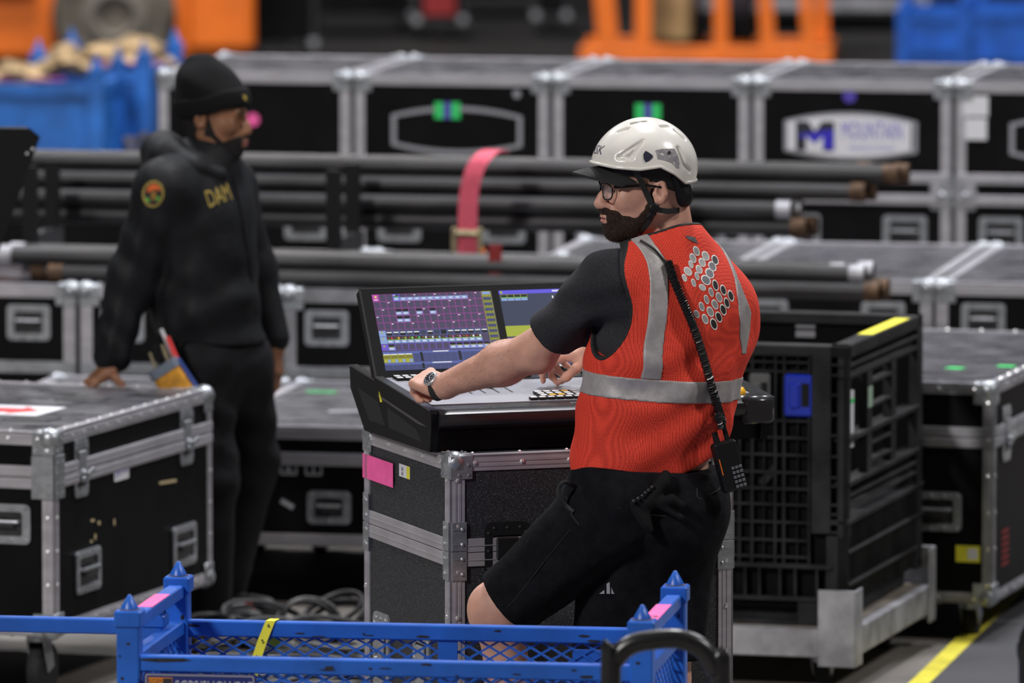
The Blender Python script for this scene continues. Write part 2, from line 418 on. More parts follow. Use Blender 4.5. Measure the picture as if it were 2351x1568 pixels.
# --- case A: trunk on the left with the hand on it
ca = flight_case('large black trunk with a red and white lid label under the resting hand', (-1.312, 22.271), math.radians(-18.8), 1.0, 1.255, .783, .201, sign=1, toppanel=LAMTOP, lw=.034, lid=.69, band=.032, ball=.038, rivets=.085)
for a in (-.42, .42): latch(ca, '+x', a, .664, 1.0)
for a in (-.37, .40): handle(ca, '+x', a, .36-.02*(a > 0), .19, .125)
handle(ca, '-y', .33, .52, .20, .115)
for s in (1,):
    for f, e in (('-y', 1), ('+x', -1)):
        L2 = 1.0 if f == '-y' else 1.255
        m = MB(); m.box((-.034, -.07, 0), (.034, .055, .004), .001)
        for q in (-.055, -.025, .005, .035): rivet(m, -.02, q, .004); rivet(m, .02, q, .004)
        m.build('corner_brace', ZINC, ca.root, M=fm(ca, f, e*(L2/2-.03), .665, .0065))
o = sticker(ca, '+x', -.105, .622, .115, .058, WHT, 'name_plate', label='white plate with a blue M', r=.006, out=.001, th=.002)
BLUM = mat('blue_print', (.03, .02, .5), .6)
link(text_mesh('M', .042, BLUM), 'lettering', o, Matrix.Translation((-.034, -.004, .0025)))
link(scale_mesh(text_mesh('MOUNTAIN', .022, mat('pale_violet_print', (.5, .48, .72), .6)), .55, 1.5), 'lettering', o, Matrix.Translation((.018, 0, .0025)))
for k in (-.018, .012): MB().tube([(k, .03, .001), (k, .047, .004)], .003, 6).build('hook', ZINC, o)
o = sticker(ca, 'top', .16, -.10, .24, .24, WHT, 'lid_label', label='white label with a red arrow shape', out=.002)
REDI = mat('red_print', (.75, .05, .05), .6)
MB().prism([(-.07, -.055), (.01, -.055), (.01, -.09), (.085, 0), (.01, .09), (.01, .05), (-.07, .05)], .0007, .0011).build('red_mark', REDI, o)
for a, b in ((.3, -.3), (.24, .25), (.40, .42), (-.25, .2)):   # caster cups set into the lid
    m = MB(); m.box((-.075, -.05, 0), (.075, .05, .002)); 
    for sx in (-1, 1):
        for sy in (-1, 1): rivet(m, sx*.068, sy*.043, .002)
    put(ca, m.mesh('caster_cup', DARKST), 'caster_cup', 'top', a, b, .001)
SCUF = mat('bare_wood_scuff', (.45, .36, .20), .8)
for a, b, w, h in ((-.33, .50, .03, .008), (-.28, .487, .02, .012), (-.16, .475, .012, .02), (-.31, .45, .014, .018), (-.34, .44, .018, .008), (.27, .545, .14, .009), (-.22, .625, .012, .012)):
    sticker(ca, '+x', a, b, w, h, SCUF, 'scuff_mark', rot=random.uniform(-.2, .2), r=min(w, h)*.45)
# --- case F at the right edge
cf = flight_case('black trunk with green tape scraps on its lid at the right edge', (1.455, 23.576), math.radians(-16), .78, 1.6, .784, .12, sign=1, toppanel=LAMTOP, alu=ALUD, lid=.655, band=.03, ball=.036, rivets=.11)
handle(cf, '-y', .2, .395, .19, .12); latch(cf, '+x', -.62, .62, 1.0); latch(cf, '+x', .2, .62, 1.0)
o = sticker(cf, '-y', .315, .268, .075, .05, YEL, 'yellow_label'); MB().box((.0, -.016, .0007), (.03, .016, .0011)).build('paper_patch', WHT, o)
for k in range(6): sticker(cf, '+x', -.62+k*.0, .32-k*.02, .10, .010, REDP, 'red_stencil')
for a, b in ((-.12, -.43), (.17, -.35), (.31, -.25)): sticker(cf, 'top', a, b, .055, .05, GRN, 'green_tape', out=.0015, rot=random.uniform(-.3, .3))
# --- row B: tall cases along the back
RB = math.radians(-11.5); ub = Vector((math.cos(RB), math.sin(RB), 0)); B0 = Vector((-1.331, 29.506, 0))
bl = ['tall black case behind the beanie, pink dot on its front', 'tall black case with empty barrel-shaped outline and green tape',
      'tall black case behind the white helmet, green tape on its front', 'tall black case with the big white M sign on its front', 'tall black case at far right with two white paper tags']
rowB = []
for i in range(5):
    p = B0+ub*(.7585*i)
    c = flight_case(bl[i], (p.x, p.y), RB, .737, 1.0, 1.34, .14, sign=-1, alu=ALU, lw=.036, ball=.038, rivets=0, lid=None, group='tall cases in the back row', toppanel=LAMTOP); rowB.append(c)
    for z in (.985, .905):
        m = MB(); m.box((-.36, -.018, 0), (.36, .018, .008), .001); m.box((-.36, -.003, .007), (.36, .003, .010)); m.build('lid_rail', ALU, c.root, M=fm(c, '-y', 0, z))
    for s in (-1, 1): MB().box((-.016, -.058, 0), (.016, .058, .009), .001).build('lid_rail', ALU, c.root, M=fm(c, '-y', s*.315, .945))
    for a in (-.2, .2): handle(c, '-y', a, .78, .165, .13)
    for a in (-.335, .335): latch(c, '-y', a, .935, .8)
def barrel(w, h, bulge, n=12):
    pts = []
    for k in range(n+1): x = -w/2+w*k/n; pts.append((x, -h/2-bulge*(1-(2*x/w)**2)))
    for k in range(n+1): x = w/2-w*k/n; pts.append((x, h/2+bulge*(1-(2*x/w)**2)))
    return pts
def outline(c, z, a=0.0):
    me = MB().ringprism(barrel(.50, .115, .033), barrel(.465, .095, .026), 0, .001).mesh('painted_outline', GRY)
    return put(c, me, 'painted_outline', '-y', a, z, .001)
sticker(rowB[0], '-y', -.005, 1.165, .05, .05, PINK, 'pink_dot', r=.0249)
outline(rowB[1], 1.135, .02); outline(rowB[4], 1.135, .08)
for c, a, z in ((rowB[1], -.015, 1.21), (rowB[2], -.01, 1.215)):
    sticker(c, '-y', a, z, .098, .062, GRN, 'green_tape', out=.003); sticker(c, '-y', a, z, .03, .062, PURP, 'violet_dot', out=.0045)
sticker(rowB[1], '-y', .25, 1.275, .03, .03, GRY, 'grey_dot', r=.0149)
sticker(rowB[3], '-y', -.01, 1.285, .05, .05, PURP, 'violet_dot', r=.0249)
c = rowB[3]; outline(c, 1.135, -.005)
o = put(c, MB().prism(barrel(.462, .10, .026), 0, .004).mesh('name_sign', WHT), 'name_sign', '-y', -.01, 1.135, .002, label='white sign with black and blue M')
BLK = mat('black_print', (.02, .02, .03), .6)
MB().box((-.20, -.055, .0042), (-.055, .055, .0050)).build('logo_block', BLK, o)
MB().prism([(-.189, .0055), (-.0575, .0275), (-.0575, -.052), (-.0985, -.044), (-.0985, 0), (-.1286, -.026), (-.161, -.0055), (-.189, -.0055)], .0052, .0056).build('logo_wedge', BLUM, o)
MB().prism([(-.153, .0556), (-.101, .0556), (-.1286, .0165)], .0050, .0060).build('logo_notch', WHT, o); MB().prism([(-.161, -.0556), (-.161, 0), (-.1286, -.030), (-.0985, 0), (-.0985, -.0556)], .0050, .0060).build('logo_notch', WHT, o)
link(scale_mesh(text_mesh('MOUNTAIN', .06, mat('light_blue_print', (.16, .14, .55), .6)), .72, 1.5), 'lettering', o, Matrix.Translation((.085, .02, .0045)))
link(scale_mesh(text_mesh('PRODUCTIONS', .03, mat('light_blue_print', (.35, .33, .66), .6)), .8, .9), 'lettering', o, Matrix.Translation((.085, -.042, .0045)))
for a, b, w, h in ((-.30, 1.255, .10, .075), (-.295, 1.17, .08, .08)): sticker(rowB[4], '-y', a, b, w, h, WHT, 'paper_tag', out=.003)
# --- row D: long low cases in front of the tall row
RD = math.radians(-11); ud = Vector((math.cos(RD), math.sin(RD), 0))
def rowcase(p, w, lab, d=1.45, top=.84, **k): return flight_case(lab, (p.x, p.y), RD, w, d, top, .14, toppanel=LAMTOP, rivets=0, lw=.04, ball=.04, group='long low cases behind the two people', **k)
p = atz(172, 657, .84); dl1 = rowcase(p, .72, 'long low case at left edge below the pipe ends', sign=1)
p2 = p+ud*.02; dl2 = rowcase(p2, .69, 'long low case half hidden by the man in the black hoodie', sign=-1)
p3 = p+ud*.72; dm = rowcase(p3, .69, 'long low case left of the lighting desk screens', sign=-1, alu=ALUD)
q = atz(2150, 650, .84); dr2 = rowcase(q, .72, 'long low case at right edge behind the green taped trunk', sign=-1)
q1 = q-ud*.015; dr1 = rowcase(q1, .73, 'long low case behind the black plastic container', sign=1)
q0 = q-ud*.755; dr0 = rowcase(q0, .73, 'long low case mostly hidden behind the vested technician', sign=1)
for c in (dl1, dl2, dm, dr1, dr2):
    for a in ((-.2, .2) if c is not dl1 else (.2, -.2)): handle(c, '-y', a-.0, .715, .15, .12)
    m = MB(); m.box((-c.w/2, -.02, 0), (c.w/2, .02, .008), .001); m.box((-c.w/2, -.003, .007), (c.w/2, .003, .010)); m.build('lid_rail', c.root.children[1].data.materials[0], c.root, M=fm(c, '-y', 0, .565))
# --- row E
pe = atz(470, 977, .56)
e1 = flight_case('low grey-topped case with three grey pictograms, behind the cables', (pe.x, pe.y), RD, .80, 1.35, .56, .19, sign=-1, toppanel=LAMTOP, rivets=0, lw=.036, ball=.036, lid=.482, band=.04, lidw=1)
pe0 = pe-ud*.03
e0 = flight_case('low grey-topped case behind the red-labelled trunk', (pe0.x, pe0.y), RD, .80, 1.35, .56, .19, sign=1, toppanel=LAMTOP, rivets=0, lw=.036, ball=.036, lid=.482, band=.04, lidw=1)
handle(e1, '-y', -.31, .31, .14, .11); handle(e1, '-y', .0, .31, .14, .105)
for k, a in enumerate((-.205, -.130, -.050)):
    m = MB(); m.ringprism(rrect(.055, .055, .006), rrect(.043, .043, .004), 0, .0008)
    if k == 0: m.prism([(-.018, -.018), (.018, -.018), (.018, .018), (.010, .018), (.010, 0), (-.004, 0), (-.004, -.008), (-.018, -.008)], 0, .0008)
    elif k == 1: m.box((-.012, -.018, 0), (.012, -.010, .0008)); m.box((-.005, -.008, 0), (.005, .004, .0008)); m.box((-.012, .006, 0), (.008, .017, .0008))
    else: m.prism([(-.014, .016), (.014, .016), (.003, 0), (.003, -.012), (.010, -.018), (-.010, -.018), (-.003, -.012), (-.003, 0)], 0, .0008)
    put(e1, m.mesh('pictogram', GRY), 'pictogram', '-y', a, .437, .001)
sticker(e1, '-y', -.135, .318, .045, .016, GRY, 'torn_label', rot=-.5)
sticker(e1, 'top', -.05, -.2, .11, .05, GRY, 'torn_label', rot=.3, out=.0015); sticker(e1, 'top', -.25, .35, .10, .03, GRN, 'green_tape', out=.0015)
# ------------------------------------------------------------------ pipes
def pipe_mesh(Lp):
    def f():
        m = MB(); m.cm = 0; m.cyl((-Lp/2, 0, 0), (Lp/2, 0, 0), .030, n=14); m.cm = 1
        for s in (-1, 1): m.cyl((s*Lp/2, 0, 0), (s*(Lp/2-.05), 0, 0), .0335, n=14)
        return m.mesh('steel_pipe', [PIPE, RUST if int(Lp*100) % 2 else ALUD], True)
    return cached(('pipe', Lp), f)
def pipe(xr, Y0, z, Lp, label, group, rot=RD, right=True):
    """pipe whose right (or left) end projects at pixel column xr"""
    e = at(xr, 784, Y0); u = Vector((math.cos(rot), math.sin(rot), 0)); c = Vector((e.x, Y0, z))-u*(Lp/2 if right else -Lp/2)
    o = link(pipe_mesh(Lp), 'steel_pipe'); o.location = c; o.rotation_euler = (0, 0, rot); return tag(o, label, 'pipe', group)
gA = 'black pipes in the upper cradle'; gB = 'black pipes lying on the low cases'
RP = math.radians(-12); RN = ('bottom', 'third', 'second', 'top')
for r in range(4):
    for k in range(3):
        z = 1.0+r*.0605; xr = (1850, 1815, 1985, 2060)[r]+(0, 25, -60)[k]
        pipe(xr, 26.62+k*.0605+(0 if r else 0), z, (3.21, 3.18, 3.41, 3.45)[r], (f'front black pipe in the {RN[r]} row of the pink-strapped stack' if k == 0 else f'black pipe hidden behind the {RN[r]} row of the strapped stack'), gA, RP)
RQ = math.radians(-14)
for r, n in ((0, 4), (1, 3)):
    for k in range(n):
        pipe((2020, 1985)[r]+(0, -45, 20, -20)[k], 25.62+k*.0615+r*.0307, .875+r*.0535, (2.85, 2.98)[r], (f'front black pipe in the {("lower", "upper")[r]} layer lying on the low cases' if k == 0 else f'black pipe behind the front one in the {("lower", "upper")[r]} layer on the low cases'), gB, RQ)
for px, Y in ((770, 26.55), (1500, 26.40), (75, 26.72)):
    b = at(px, 784, Y); r = thing('pipe_cradle', {770: 'black upright cradle holding the pipes left of the pink strap', 1500: 'black upright pipe cradle hidden behind the helmet', 75: 'black pipe cradle at the left end of the stack'}[px], 'rack', (b.x, Y, .843), RP, 'pipe cradles')
    MB().box((-.03, -.02, 0), (.03, .36, .05)).build('foot', DARKST, r); MB().box((-.025, .0, .07), (.025, .32, .1265)).build('crossbar', DARKST, r)
    for y in (-.018, .265): MB().box((-.024, y-.018, .03), (.024, y+.018, .36)).build('upright', PLA, r)
# pink ratchet strap over the stack, its buckle, and a red strap
s0 = at(1098, 784, 26.5); r = thing('ratchet_strap', 'pink webbing strap with a brass ratchet over the black pipes', 'strap', (s0.x, 26.51, .843), RP)
path = [(-.03, -.03, .06), (-.03, -.035, .16), (-.025, -.035, .28), (-.005, -.03, .365), (.02, .0, .41), (.03, .1, .42), (.03, .2, .41)]
m = MB(); pp = bez(path, 6)
for i in range(len(pp)-1):
    a, b = pp[i], pp[i+1]; m.bar(a, b, .065, .004, up=(0, -1, .3) if b.z > a.z+.002 and a.y < 0 else (0, 0, 1))
PSTR = mat('pink_webbing', (.70, .10, .16), .75, var=.08, vs=60); m2 = MB()
rows = [(Vector(q)+Vector((-.033, 0, 0)), Vector(q)+Vector((.033, 0, 0))) for q in pp]
vs = [v for a in rows for v in a]+[v+Vector((0, .004, .004)) for a in rows for v in a]; n = len(rows)
m2.add(vs, [(2*i, 2*i+1, 2*i+3, 2*i+2) for i in range(n-1)]+[(2*n+2*i, 2*n+2*i+2, 2*n+2*i+3, 2*n+2*i+1) for i in range(n-1)]+[(2*i, 2*i+2, 2*n+2*i+2, 2*n+2*i) for i in range(n-1)]+[(2*i+1, 2*n+2*i+1, 2*n+2*i+3, 2*i+3) for i in range(n-1)])
m2.build('webbing', PSTR, r)
BRS = mat('brass_buckle', (.42, .36, .22), .4, .6, var=.3, vs=30); m = MB()
for s in (-1, 1): m.box((s*.045-.03-.006, -.06, -.0), (s*.045-.03+.006, -.02, .17), .003)
m.cyl((-.08, -.04, .15), (.02, -.04, .15), .012); m.cyl((-.08, -.045, .06), (.02, -.045, .06), .016); m.box((-.075, -.06, .02), (.015, -.05, .05), .003)
m.build('ratchet_buckle', BRS, r); MB().box((.02, -.05, .02), (.032, -.035, .10), .003).build('orange_tag', ORG, r)
s0 = at(1137, 784, 26.45); o = MB().box((-.022, 0, .002), (.022, .006, .16), .001).build('red_strap', REDP); o.location = (s0.x, 25.93, .843); o.rotation_euler = (0, 0, RP); tag(o, 'dark red strap end hanging right of the pink strap', 'strap')
# ------------------------------------------------------------------ far background (about 37 to 55 m away)
def stillage(label, px, Y, rz, w, d, h, solid, group=None, m=BLUEF):
    b = at(px, 784, Y); r = thing('blue_stillage', label, 'cart', (b.x, Y, .02 if Y > 33.5 else 0), rz, group)
    for sx in (-1, 1):
        for sy in (-1, 1):
            p = MB().box((sx*w/2-.035, sy*d/2-.035, 0), (sx*w/2+.035, sy*d/2+.035, h-.06)).build('post', m, r)
            MB().lathe([(.045, h-.06), (.045, h-.03), (.03, h-.03), (.004, h+.04)], 8, Matrix.Translation((sx*w/2, sy*d/2, 0))).build('post_cone', m, p)
    for z in (h*.45, h*.86):
        for sy in (-1, 1): MB().box((-w/2, sy*d/2-.02, z-.03), (w/2, sy*d/2+.02, z+.03)).build('rail', m, r)
        for sx in (-1, 1): MB().box((sx*w/2-.02, -d/2, z-.03), (sx*w/2+.02, d/2, z+.03)).build('rail', m, r)
    if solid:
        for sy in (-1, 1): MB().box((-w/2, sy*d/2-.004, .12), (w/2, sy*d/2+.004, h*.84)).build('side_panel', m, r)
        for sx in (-1, 1): MB().box((sx*w/2-.004, -d/2, .12), (sx*w/2+.004, d/2, h*.84)).build('side_panel', m, r)
    MB().box((-w/2, -d/2, .1), (w/2, d/2, .14)).build('deck', m, r)
    return r
st1 = stillage('blue stillage at far left edge under the tan bundles', 20, 36.5, -.12, .95, .6, .92, True)
st2 = stillage('blue stillage between the tan bundles and the tall cases', 250, 37.2, -.12, .50, .9, .95, True)
for r, z in ((st1, .80), (st2, .83)):
    for sy, k in ((-1, .3), (1, .2)): MB().box((-k, sy*.0-.3+k*.4, z+.03), (k, -.25+k*.4, z+.036)).build('pink_tape', mat('mauve_tape', (.45, .08, .35), .7), r)
for px, pw in ((40, .10), (255, .0)):
    pass
o = MB().box((-.04, -.005, 0), (.04, .005, .13)).build('paper_tag', WHT, st1, M=Matrix.Translation((.05, -.31, .38)))
def lump(label, px, Y, z, rx, ry, rz, m, name='cloth_bundle', seed=0, cat='cloth bundle', group=None):
    rg = random.Random(seed); b = at(px, 784, Y); mb = MB(); mb.ball((0, 0, 0), 1, 20, 12)
    vs = []
    ph = [rg.uniform(0, 6) for _ in range(6)]
    for v in mb.v:
        x, y, q = v; n = 1+.16*math.sin(5*x+ph[0]+2*math.sin(3*q+ph[1]))+.12*math.sin(7*y+4*q+ph[2])+.07*math.sin(13*x-9*q+ph[3])
        vs.append((x*rx*n, y*ry*n, max(-.45, q)*rz*n))
    zmin = min(v[2] for v in vs); mb.v = [(x, y, q-zmin) for x, y, q in vs]
    o = mb.build(name, m, smooth=True); o.location = (b.x, Y, z); return tag(o, label, cat, group)
lump('tan burlap bundle heaped on the far left blue stillage', 45, 36.45, .80, .15, .2, .075, TAN, seed=1)
lump('tan burlap bundle spilling over two blue stillages', 150, 36.9, .83, .13, .25, .09, TAN, seed=2)
lump('tan burlap bundle in front of the big wheel', 300, 37.4, .83, .20, .3, .085, TAN, seed=3)
lump('navy cloth bag in front of the blue stillages', 235, 30.4, .86-.0, .16, .2, .045, NAVY, 'cloth_bag', 4, 'bag')
lump('navy cloth bag beside the tall case with the pink dot', 320, 30.2, .86, .07, .2, .12, NAVY, 'cloth_bag', 5, 'bag')
pb = at(150, 784, 30.6); plinth = flight_case('black case under the navy bags behind the pipe stack', (pb.x-.62, 29.9), RB, 1.15, .7, .86, .14, sign=-1, rivets=0, ball=.04)
# orange lift, wheel at the left
b = at(150, 784, 49.5); r = thing('boom_lift', 'orange lift with a big dusty wheel at top left', 'lift', (b.x, 49.5, .02), .05)
def wheel(x, y, rr):
    M = Matrix.Translation((x, y, rr)) @ Matrix.Rotation(math.pi/2, 4, 'X')
    o = MB().lathe([(rr*.55, -.13), (rr*.9, -.15), (rr, -.10), (rr, .10), (rr*.9, .15), (rr*.55, .13)], 32).xf(M).build('wheel', TYRE, r, True)
    MB().lathe([(rr*.2, .10), (rr*.34, .17), (rr*.52, .15), (rr*.55, .06)], 24).xf(M).build('hub', mat('dusty_hub', (.16, .14, .12), .7), o, True)
wheel(.32, -.62, .39); wheel(-2.4, -.62, .39); wheel(.32, .62, .39); wheel(-2.4, .62, .39)
MB().box((-3.0, -.5, .10), (1.15, .42, .75), .04).build('chassis', ORG, r); MB().box((.78, -.55, .16), (1.2, -.2, .62), .03).build('step_box', ORG, r)
MB().box((-2.9, -.6, .5), (-.15, -.42, 1.1), .04).build('engine_cover', ORG, r); MB().box((-1.6, -.45, .75), (.5, .45, 1.7), .05).build('turret', ORG, r)
MB().bar((-1, 0, 1.5), (1.9, 0, 2.0), .25, .3, .02).build('boom', ORG, r)
# orange stacking frame right of centre
b = at(1625, 784, 50.5); r = thing('orange_frame', 'orange steel frame with uprights at top right of centre', 'frame', (b.x, 50.5, .02), -.06)
w = 1.62
for y in (-.5, .5): MB().box((-w/2, y-.05, 0), (w/2, y+.05, .12), .01).build('base_rail', ORG, r)
for x in (-w/2+.06, w/2-.06): MB().box((x-.05, -.5, 0), (x+.05, .5, .12), .01).build('base_rail', ORG, r)
for i, (x, y, ln, wd) in enumerate(((-.62, -.5, -.12, .13), (-.40, -.5, 0, .10), (.10, -.5, -.02, .09), (.40, -.5, -.08, .09), (.66, -.5, -.1, .08), (.72, .5, 0, .09), (-.7, .5, 0, .09))):
    MB().bar((x, y, .1), (x+ln, y, 1.5), wd, .09, up=(0, 1, 0)).build('upright', ORG, r)
MB().box((-w/2, -.55, 1.4), (w/2, -.45, 1.5)).build('top_rail', ORG, r); MB().box((-w/2, .45, 1.4), (w/2, .55, 1.5)).build('top_rail', ORG, r)
MB().box((-.36, -.2, .12), (-.1, .3, .75), .03).build('battery_box', mat('tan_paint', (.40, .27, .12), .7, var=.3, vs=4), r)
b = at(1590, 784, 52); 
for px, cl, nm in ((1575, (.35, .33, .36), 'pale grey motor inside the orange frame'), (1690, (.10, .10, .13), 'dark motor inside the orange frame')):
    b = at(px, 784, 50.6); rr = thing('chain_motor', nm, 'motor', (b.x, 50.6, .14), 0); mm = mat('motor_paint', cl, .5)
    MB().box((-.12, -.15, 0), (.12, .15, .2), .03).build('base', PLA, rr); MB().lathe([(.10, .2), (.13, .25), (.13, .45), (.08, .52)], 16).build('housing', mm, rr, True)
# far grey-edged case and blue stillages top right
b = at(2085, 784, 54); cfar = flight_case('far black case with grey edges at top right', (b.x+.10, 53.5), -.05, 1.6, .8, 1.2, .17, sign=1, alu=ALUD, lw=.085, ball=.06, rivets=0)
stillage('far blue stillage at the top right corner', 2330, 47.0, -.1, .6, .7, .62, True, 'far blue stillages at the right', BLUE)
stillage('far blue stillage left of the corner one at top right', 2160, 48.5, -.1, .46, .7, .50, True, 'far blue stillages at the right', BLUE)
# dark clutter in the middle distance
for i, (px, Y, w, h, lab) in enumerate(((640, 50, .5, .9, 'dim black case behind the orange step'), (820, 53, .8, .35, 'low dim case in the dark middle distance'), (1010, 52.5, .35, .55, 'dim stack with a red side in the dark middle distance'), (1160, 55, .7, .4, 'dim wide case left of the orange frame'), (1265, 53, .25, .6, 'narrow dim case beside the orange frame'), (2260, 55.5, 1.2, 1.2, 'dim tall case behind the far blue stillages'))):
    b = at(px, 784, Y); c = flight_case(lab, (b.x-w/2, Y), 0, w, .6, h, .14, sign=-1, alu=DARKST, rivets=0, lw=.03, ball=.03)
    if i == 2: sticker(c, '-y', 0, h*.55, w*.6, h*.4, REDP, 'red_panel')
# dark tilted monitor on a stand at the left edge
b = at(-80, 784, 22.9); r = thing('tilted_monitor', 'back of a dark tilted screen cut off at the left edge', 'monitor', (b.x-.12, 23.9, 0), 0)
t = at(94, 312, 23.9); k = at(-10, 600, 23.9); t2 = at(-240, 296, 23.9)
x0 = r.location.x
d1 = Vector((t.x-k.x, 0, t.z-k.z)); Lk = d1.length; d1.normalize(); n1 = Vector((-.25, -.97, .0)).normalized()
pn = MB(); tl = Vector((t.x-x0, 0, t.z)); bl_ = Vector((k.x-x0, 0, k.z))
poly = [tl, tl+Vector((-.03, 0, .025)), tl+Vector((-.52, 0, .03)), bl_+Vector((-.52, 0, 0)), bl_+Vector((-.02, 0, -.01)), bl_]
vs = [p+Vector((0, -.035, 0)) for p in poly]+[p+Vector((-.02, .035, 0)) for p in poly]; n = len(poly)
pn.add(vs, [tuple(reversed(range(n))), tuple(range(n, 2*n))]+[(i, (i+1) % n, n+(i+1) % n, n+i) for i in range(n)])
p_ = pn.build('screen_shell', PLA, r)
for q in (.04, .055): MB().ball(tl-d1*q+Vector((-.01-.012*(q > .05), -.036, 0)), .005, 8, 6).build('screw', STEEL, p_)
MB().box((-.30, .02, 1.15), (-.22, .10, 1.35), .01).build('bracket', PLA, r); MB().cyl((-.26, .06, .02), (-.26, .06, 1.4), .02).build('stand_pole', DARKST, r); MB().lathe([(.22, 0), (.22, .012), (.03, .02), (.03, .05)], 24, Matrix.Translation((-.26, .06, 0))).build('stand_base', DARKST, r)
# floor mat with the yellow line at lower right, clutter
ym = [atz(2110, 1568, .008), atz(2272, 1412, .008)]
dv = (ym[1]-ym[0]).normalized(); a0 = ym[0]-dv*3; a1 = ym[1]+dv*.9; side = Vector((dv.y, -dv.x, 0))
m = MB().add([a0+side*.03, a0+side*3, a1+side*3, a1+side*.03]+[v-Vector((0, 0, .007)) for v in (a0+side*.03, a0+side*3, a1+side*3, a1+side*.03)], [(3, 2, 1, 0), (4, 5, 6, 7), (0, 1, 5, 4), (1, 2, 6, 5), (2, 3, 7, 6), (3, 0, 4, 7)])
o = m.build('floor_mat', MATR); o['kind'] = 'structure'
m = MB().add([a0-side*.03, a0+side*.03, a1+side*.03, a1-side*.03]+[v-Vector((0, 0, .0075)) for v in (a0-side*.03, a0+side*.03, a1+side*.03, a1-side*.03)], [(3, 2, 1, 0), (4, 5, 6, 7), (0, 1, 5, 4), (1, 2, 6, 5), (2, 3, 7, 6), (3, 0, 4, 7)])
tag(m.build('floor_tape', YELF), 'yellow tape line along the grey floor mat edge', 'tape')
q0 = atz(2270, 1425, .0095); q1_ = atz(2351, 1427, .0095); o = MB().bar(q0, q1_+(q1_-q0)*2, .012, .001).build('mat_seam', GRY); tag(o, 'thin grey seam line across the floor mat', 'seam')
# ------------------------------------------------------------------ lighting desk
K = atz(990, 1040, 1.064); DW = .90
desk = thing('lighting_desk', 'black lighting desk with two lit touch screens on the speckled case', 'console', K, TH)
YZX = Matrix(((0, 0, 1, 0), (1, 0, 0, 0), (0, 1, 0, 0), (0, 0, 0, 1)))      # (y,z,extrude) -> (x,y,z)
DSK = mat('desk_black', (.004, .004, .005), .42, bump=.06, bs=900, spec=.14)
DSKE = mat('desk_edge_satin', (.05, .05, .055), .25, .5)
SURF = mat('desk_silver_face', (.36, .36, .40), .34, .3, bump=.04, bs=600)
GRL = mat('black_grille', (.006, .006, .007), .8, bump=1, bs=900, bdist=.002)
prof = [(.03, 0), (.02, .05), (.0, .056), (.0, .085), (.06, .100), (.44, .140), (.65, .150), (.645, .10), (.53, 0)]
MB().prism(prof, .02, DW-.02, YZX).build('body', DSK, desk)
sp = [(.012, 0), (.0, .056), (.0, .097), (.008, .106), (.44, .147), (.443, .139), (.648, .158), (.652, .15), (.645, .098), (.53, 0)]
for k, x in enumerate((0, DW-.02)):
    o = MB().prism(sp, x, x+.02, YZX).build('side_panel', DSK, desk)
    xo = -.0006 if k == 0 else DW-.0004
    for poly in ([(.36, .03), (.49, .03), (.585, .105), (.42, .085)], [(.07, .018), (.335, .028), (.345, .078), (.12, .048)]):
        MB().prism(poly, xo, xo+.001, YZX).build('speaker_grille', GRL, o)
    MB().prism([(.10, .062), (.42, .098), (.42, .104), (.03, .062)], xo, xo+.0012, YZX).build('trim_strip', DSKE, o)
    MB().prism([(.445, .1355), (.645, .1545), (.648, .158), (.443, .139)], xo-.0006, xo+.021, YZX).build('edge_glint', DSKE, o)  # paler strips stand in for the specular lines along the panel edges
    MB().prism([(.008, .103), (.44, .144), (.44, .1475), (.008, .1065)], xo-.0005, xo+.0205, YZX).build('edge_glint', DSKE, o)
MB().prism([(.385, .088), (.41, .112), (.40, .086)], -.0014, -.0004, YZX).build('warning_triangle', YEL, desk, label='yellow warning triangle')
# rounded armrest along the front
m = MB(); arc = [(0, .060), (-.012, .068), (-.016, .082), (-.012, .096), (0, .104), (.02, .107), (.07, .110), (.07, .06)]
m.prism(arc, .02, DW-.02, YZX); ARM = mat('armrest_satin', (.03, .03, .034), .24, .25); m.build('armrest', ARM, desk, True)
MB().box((DW-.075, -.016, .042), (DW+.012, +.085, .112), .010).build('end_cap', ARM, desk, True)
link(text_mesh('M|A', .024, GRY), 'lettering', desk, Matrix.Translation((.40, .03, .1085)))
def SZ(v): return .110+(v-.06)*(.033/.38)
rx = math.atan2(.033, .38); RXM = Matrix.Rotation(rx, 4, 'X')
def surf(x, y, out=0.0): return Matrix.Translation((x, y, SZ(y)+out)) @ RXM
MB().box((-(DW-.05)/2, -.175, 0), ((DW-.05)/2, .19, .002)).build('control_surface', SURF, desk, M=surf(DW/2, .245, -.0005))
def key_mesh(w, d, cm):
    m = MB(); m.cm = 0; m.box((-w/2, -d/2, 0), (w/2, d/2, .007), .0015); m.cm = 1; m.box((-w/2+.0025, -d/2+.0025, .007), (w/2-.0025, d/2-.0025, .0078)); return m.mesh('key', [PLA, cm])
KW = mat('key_white', (.66, .66, .68), .4); KO = mat('key_amber', (.75, .42, .05), .4, emit=.25)
def key(x, y, w=.019, d=.019, cm=KW):
    link(cached(('key', w, d, cm.name), lambda: key_mesh(w, d, cm)), 'key', desk, surf(x, y, .0015))
for i in range(14):
    for j in range(2): key(.05+i*.0225, .395+j*.0225, .020, .020)
for i in range(10): key(.30+i*.0235, .085, .021, .017, KW)
for i in range(5):
    for j in range(3): key(.335+i*.0235, .108+j*.0225, .021, .019, KO if (i, j) in ((1, 0), (2, 0), (3, 2)) else KW)
for j in range(3): key(.475, .11+j*.024, .03, .019); key(.512, .11+j*.024, .03, .019)
for j in range(3): key(.585, .095+j*.021, .075, .016)
for i in range(2):
    for j in range(2): key(.66+i*.024, .095+j*.021, .021, .018, KO)
FAD = mat('fader_slot', (.01, .01, .01), .6)
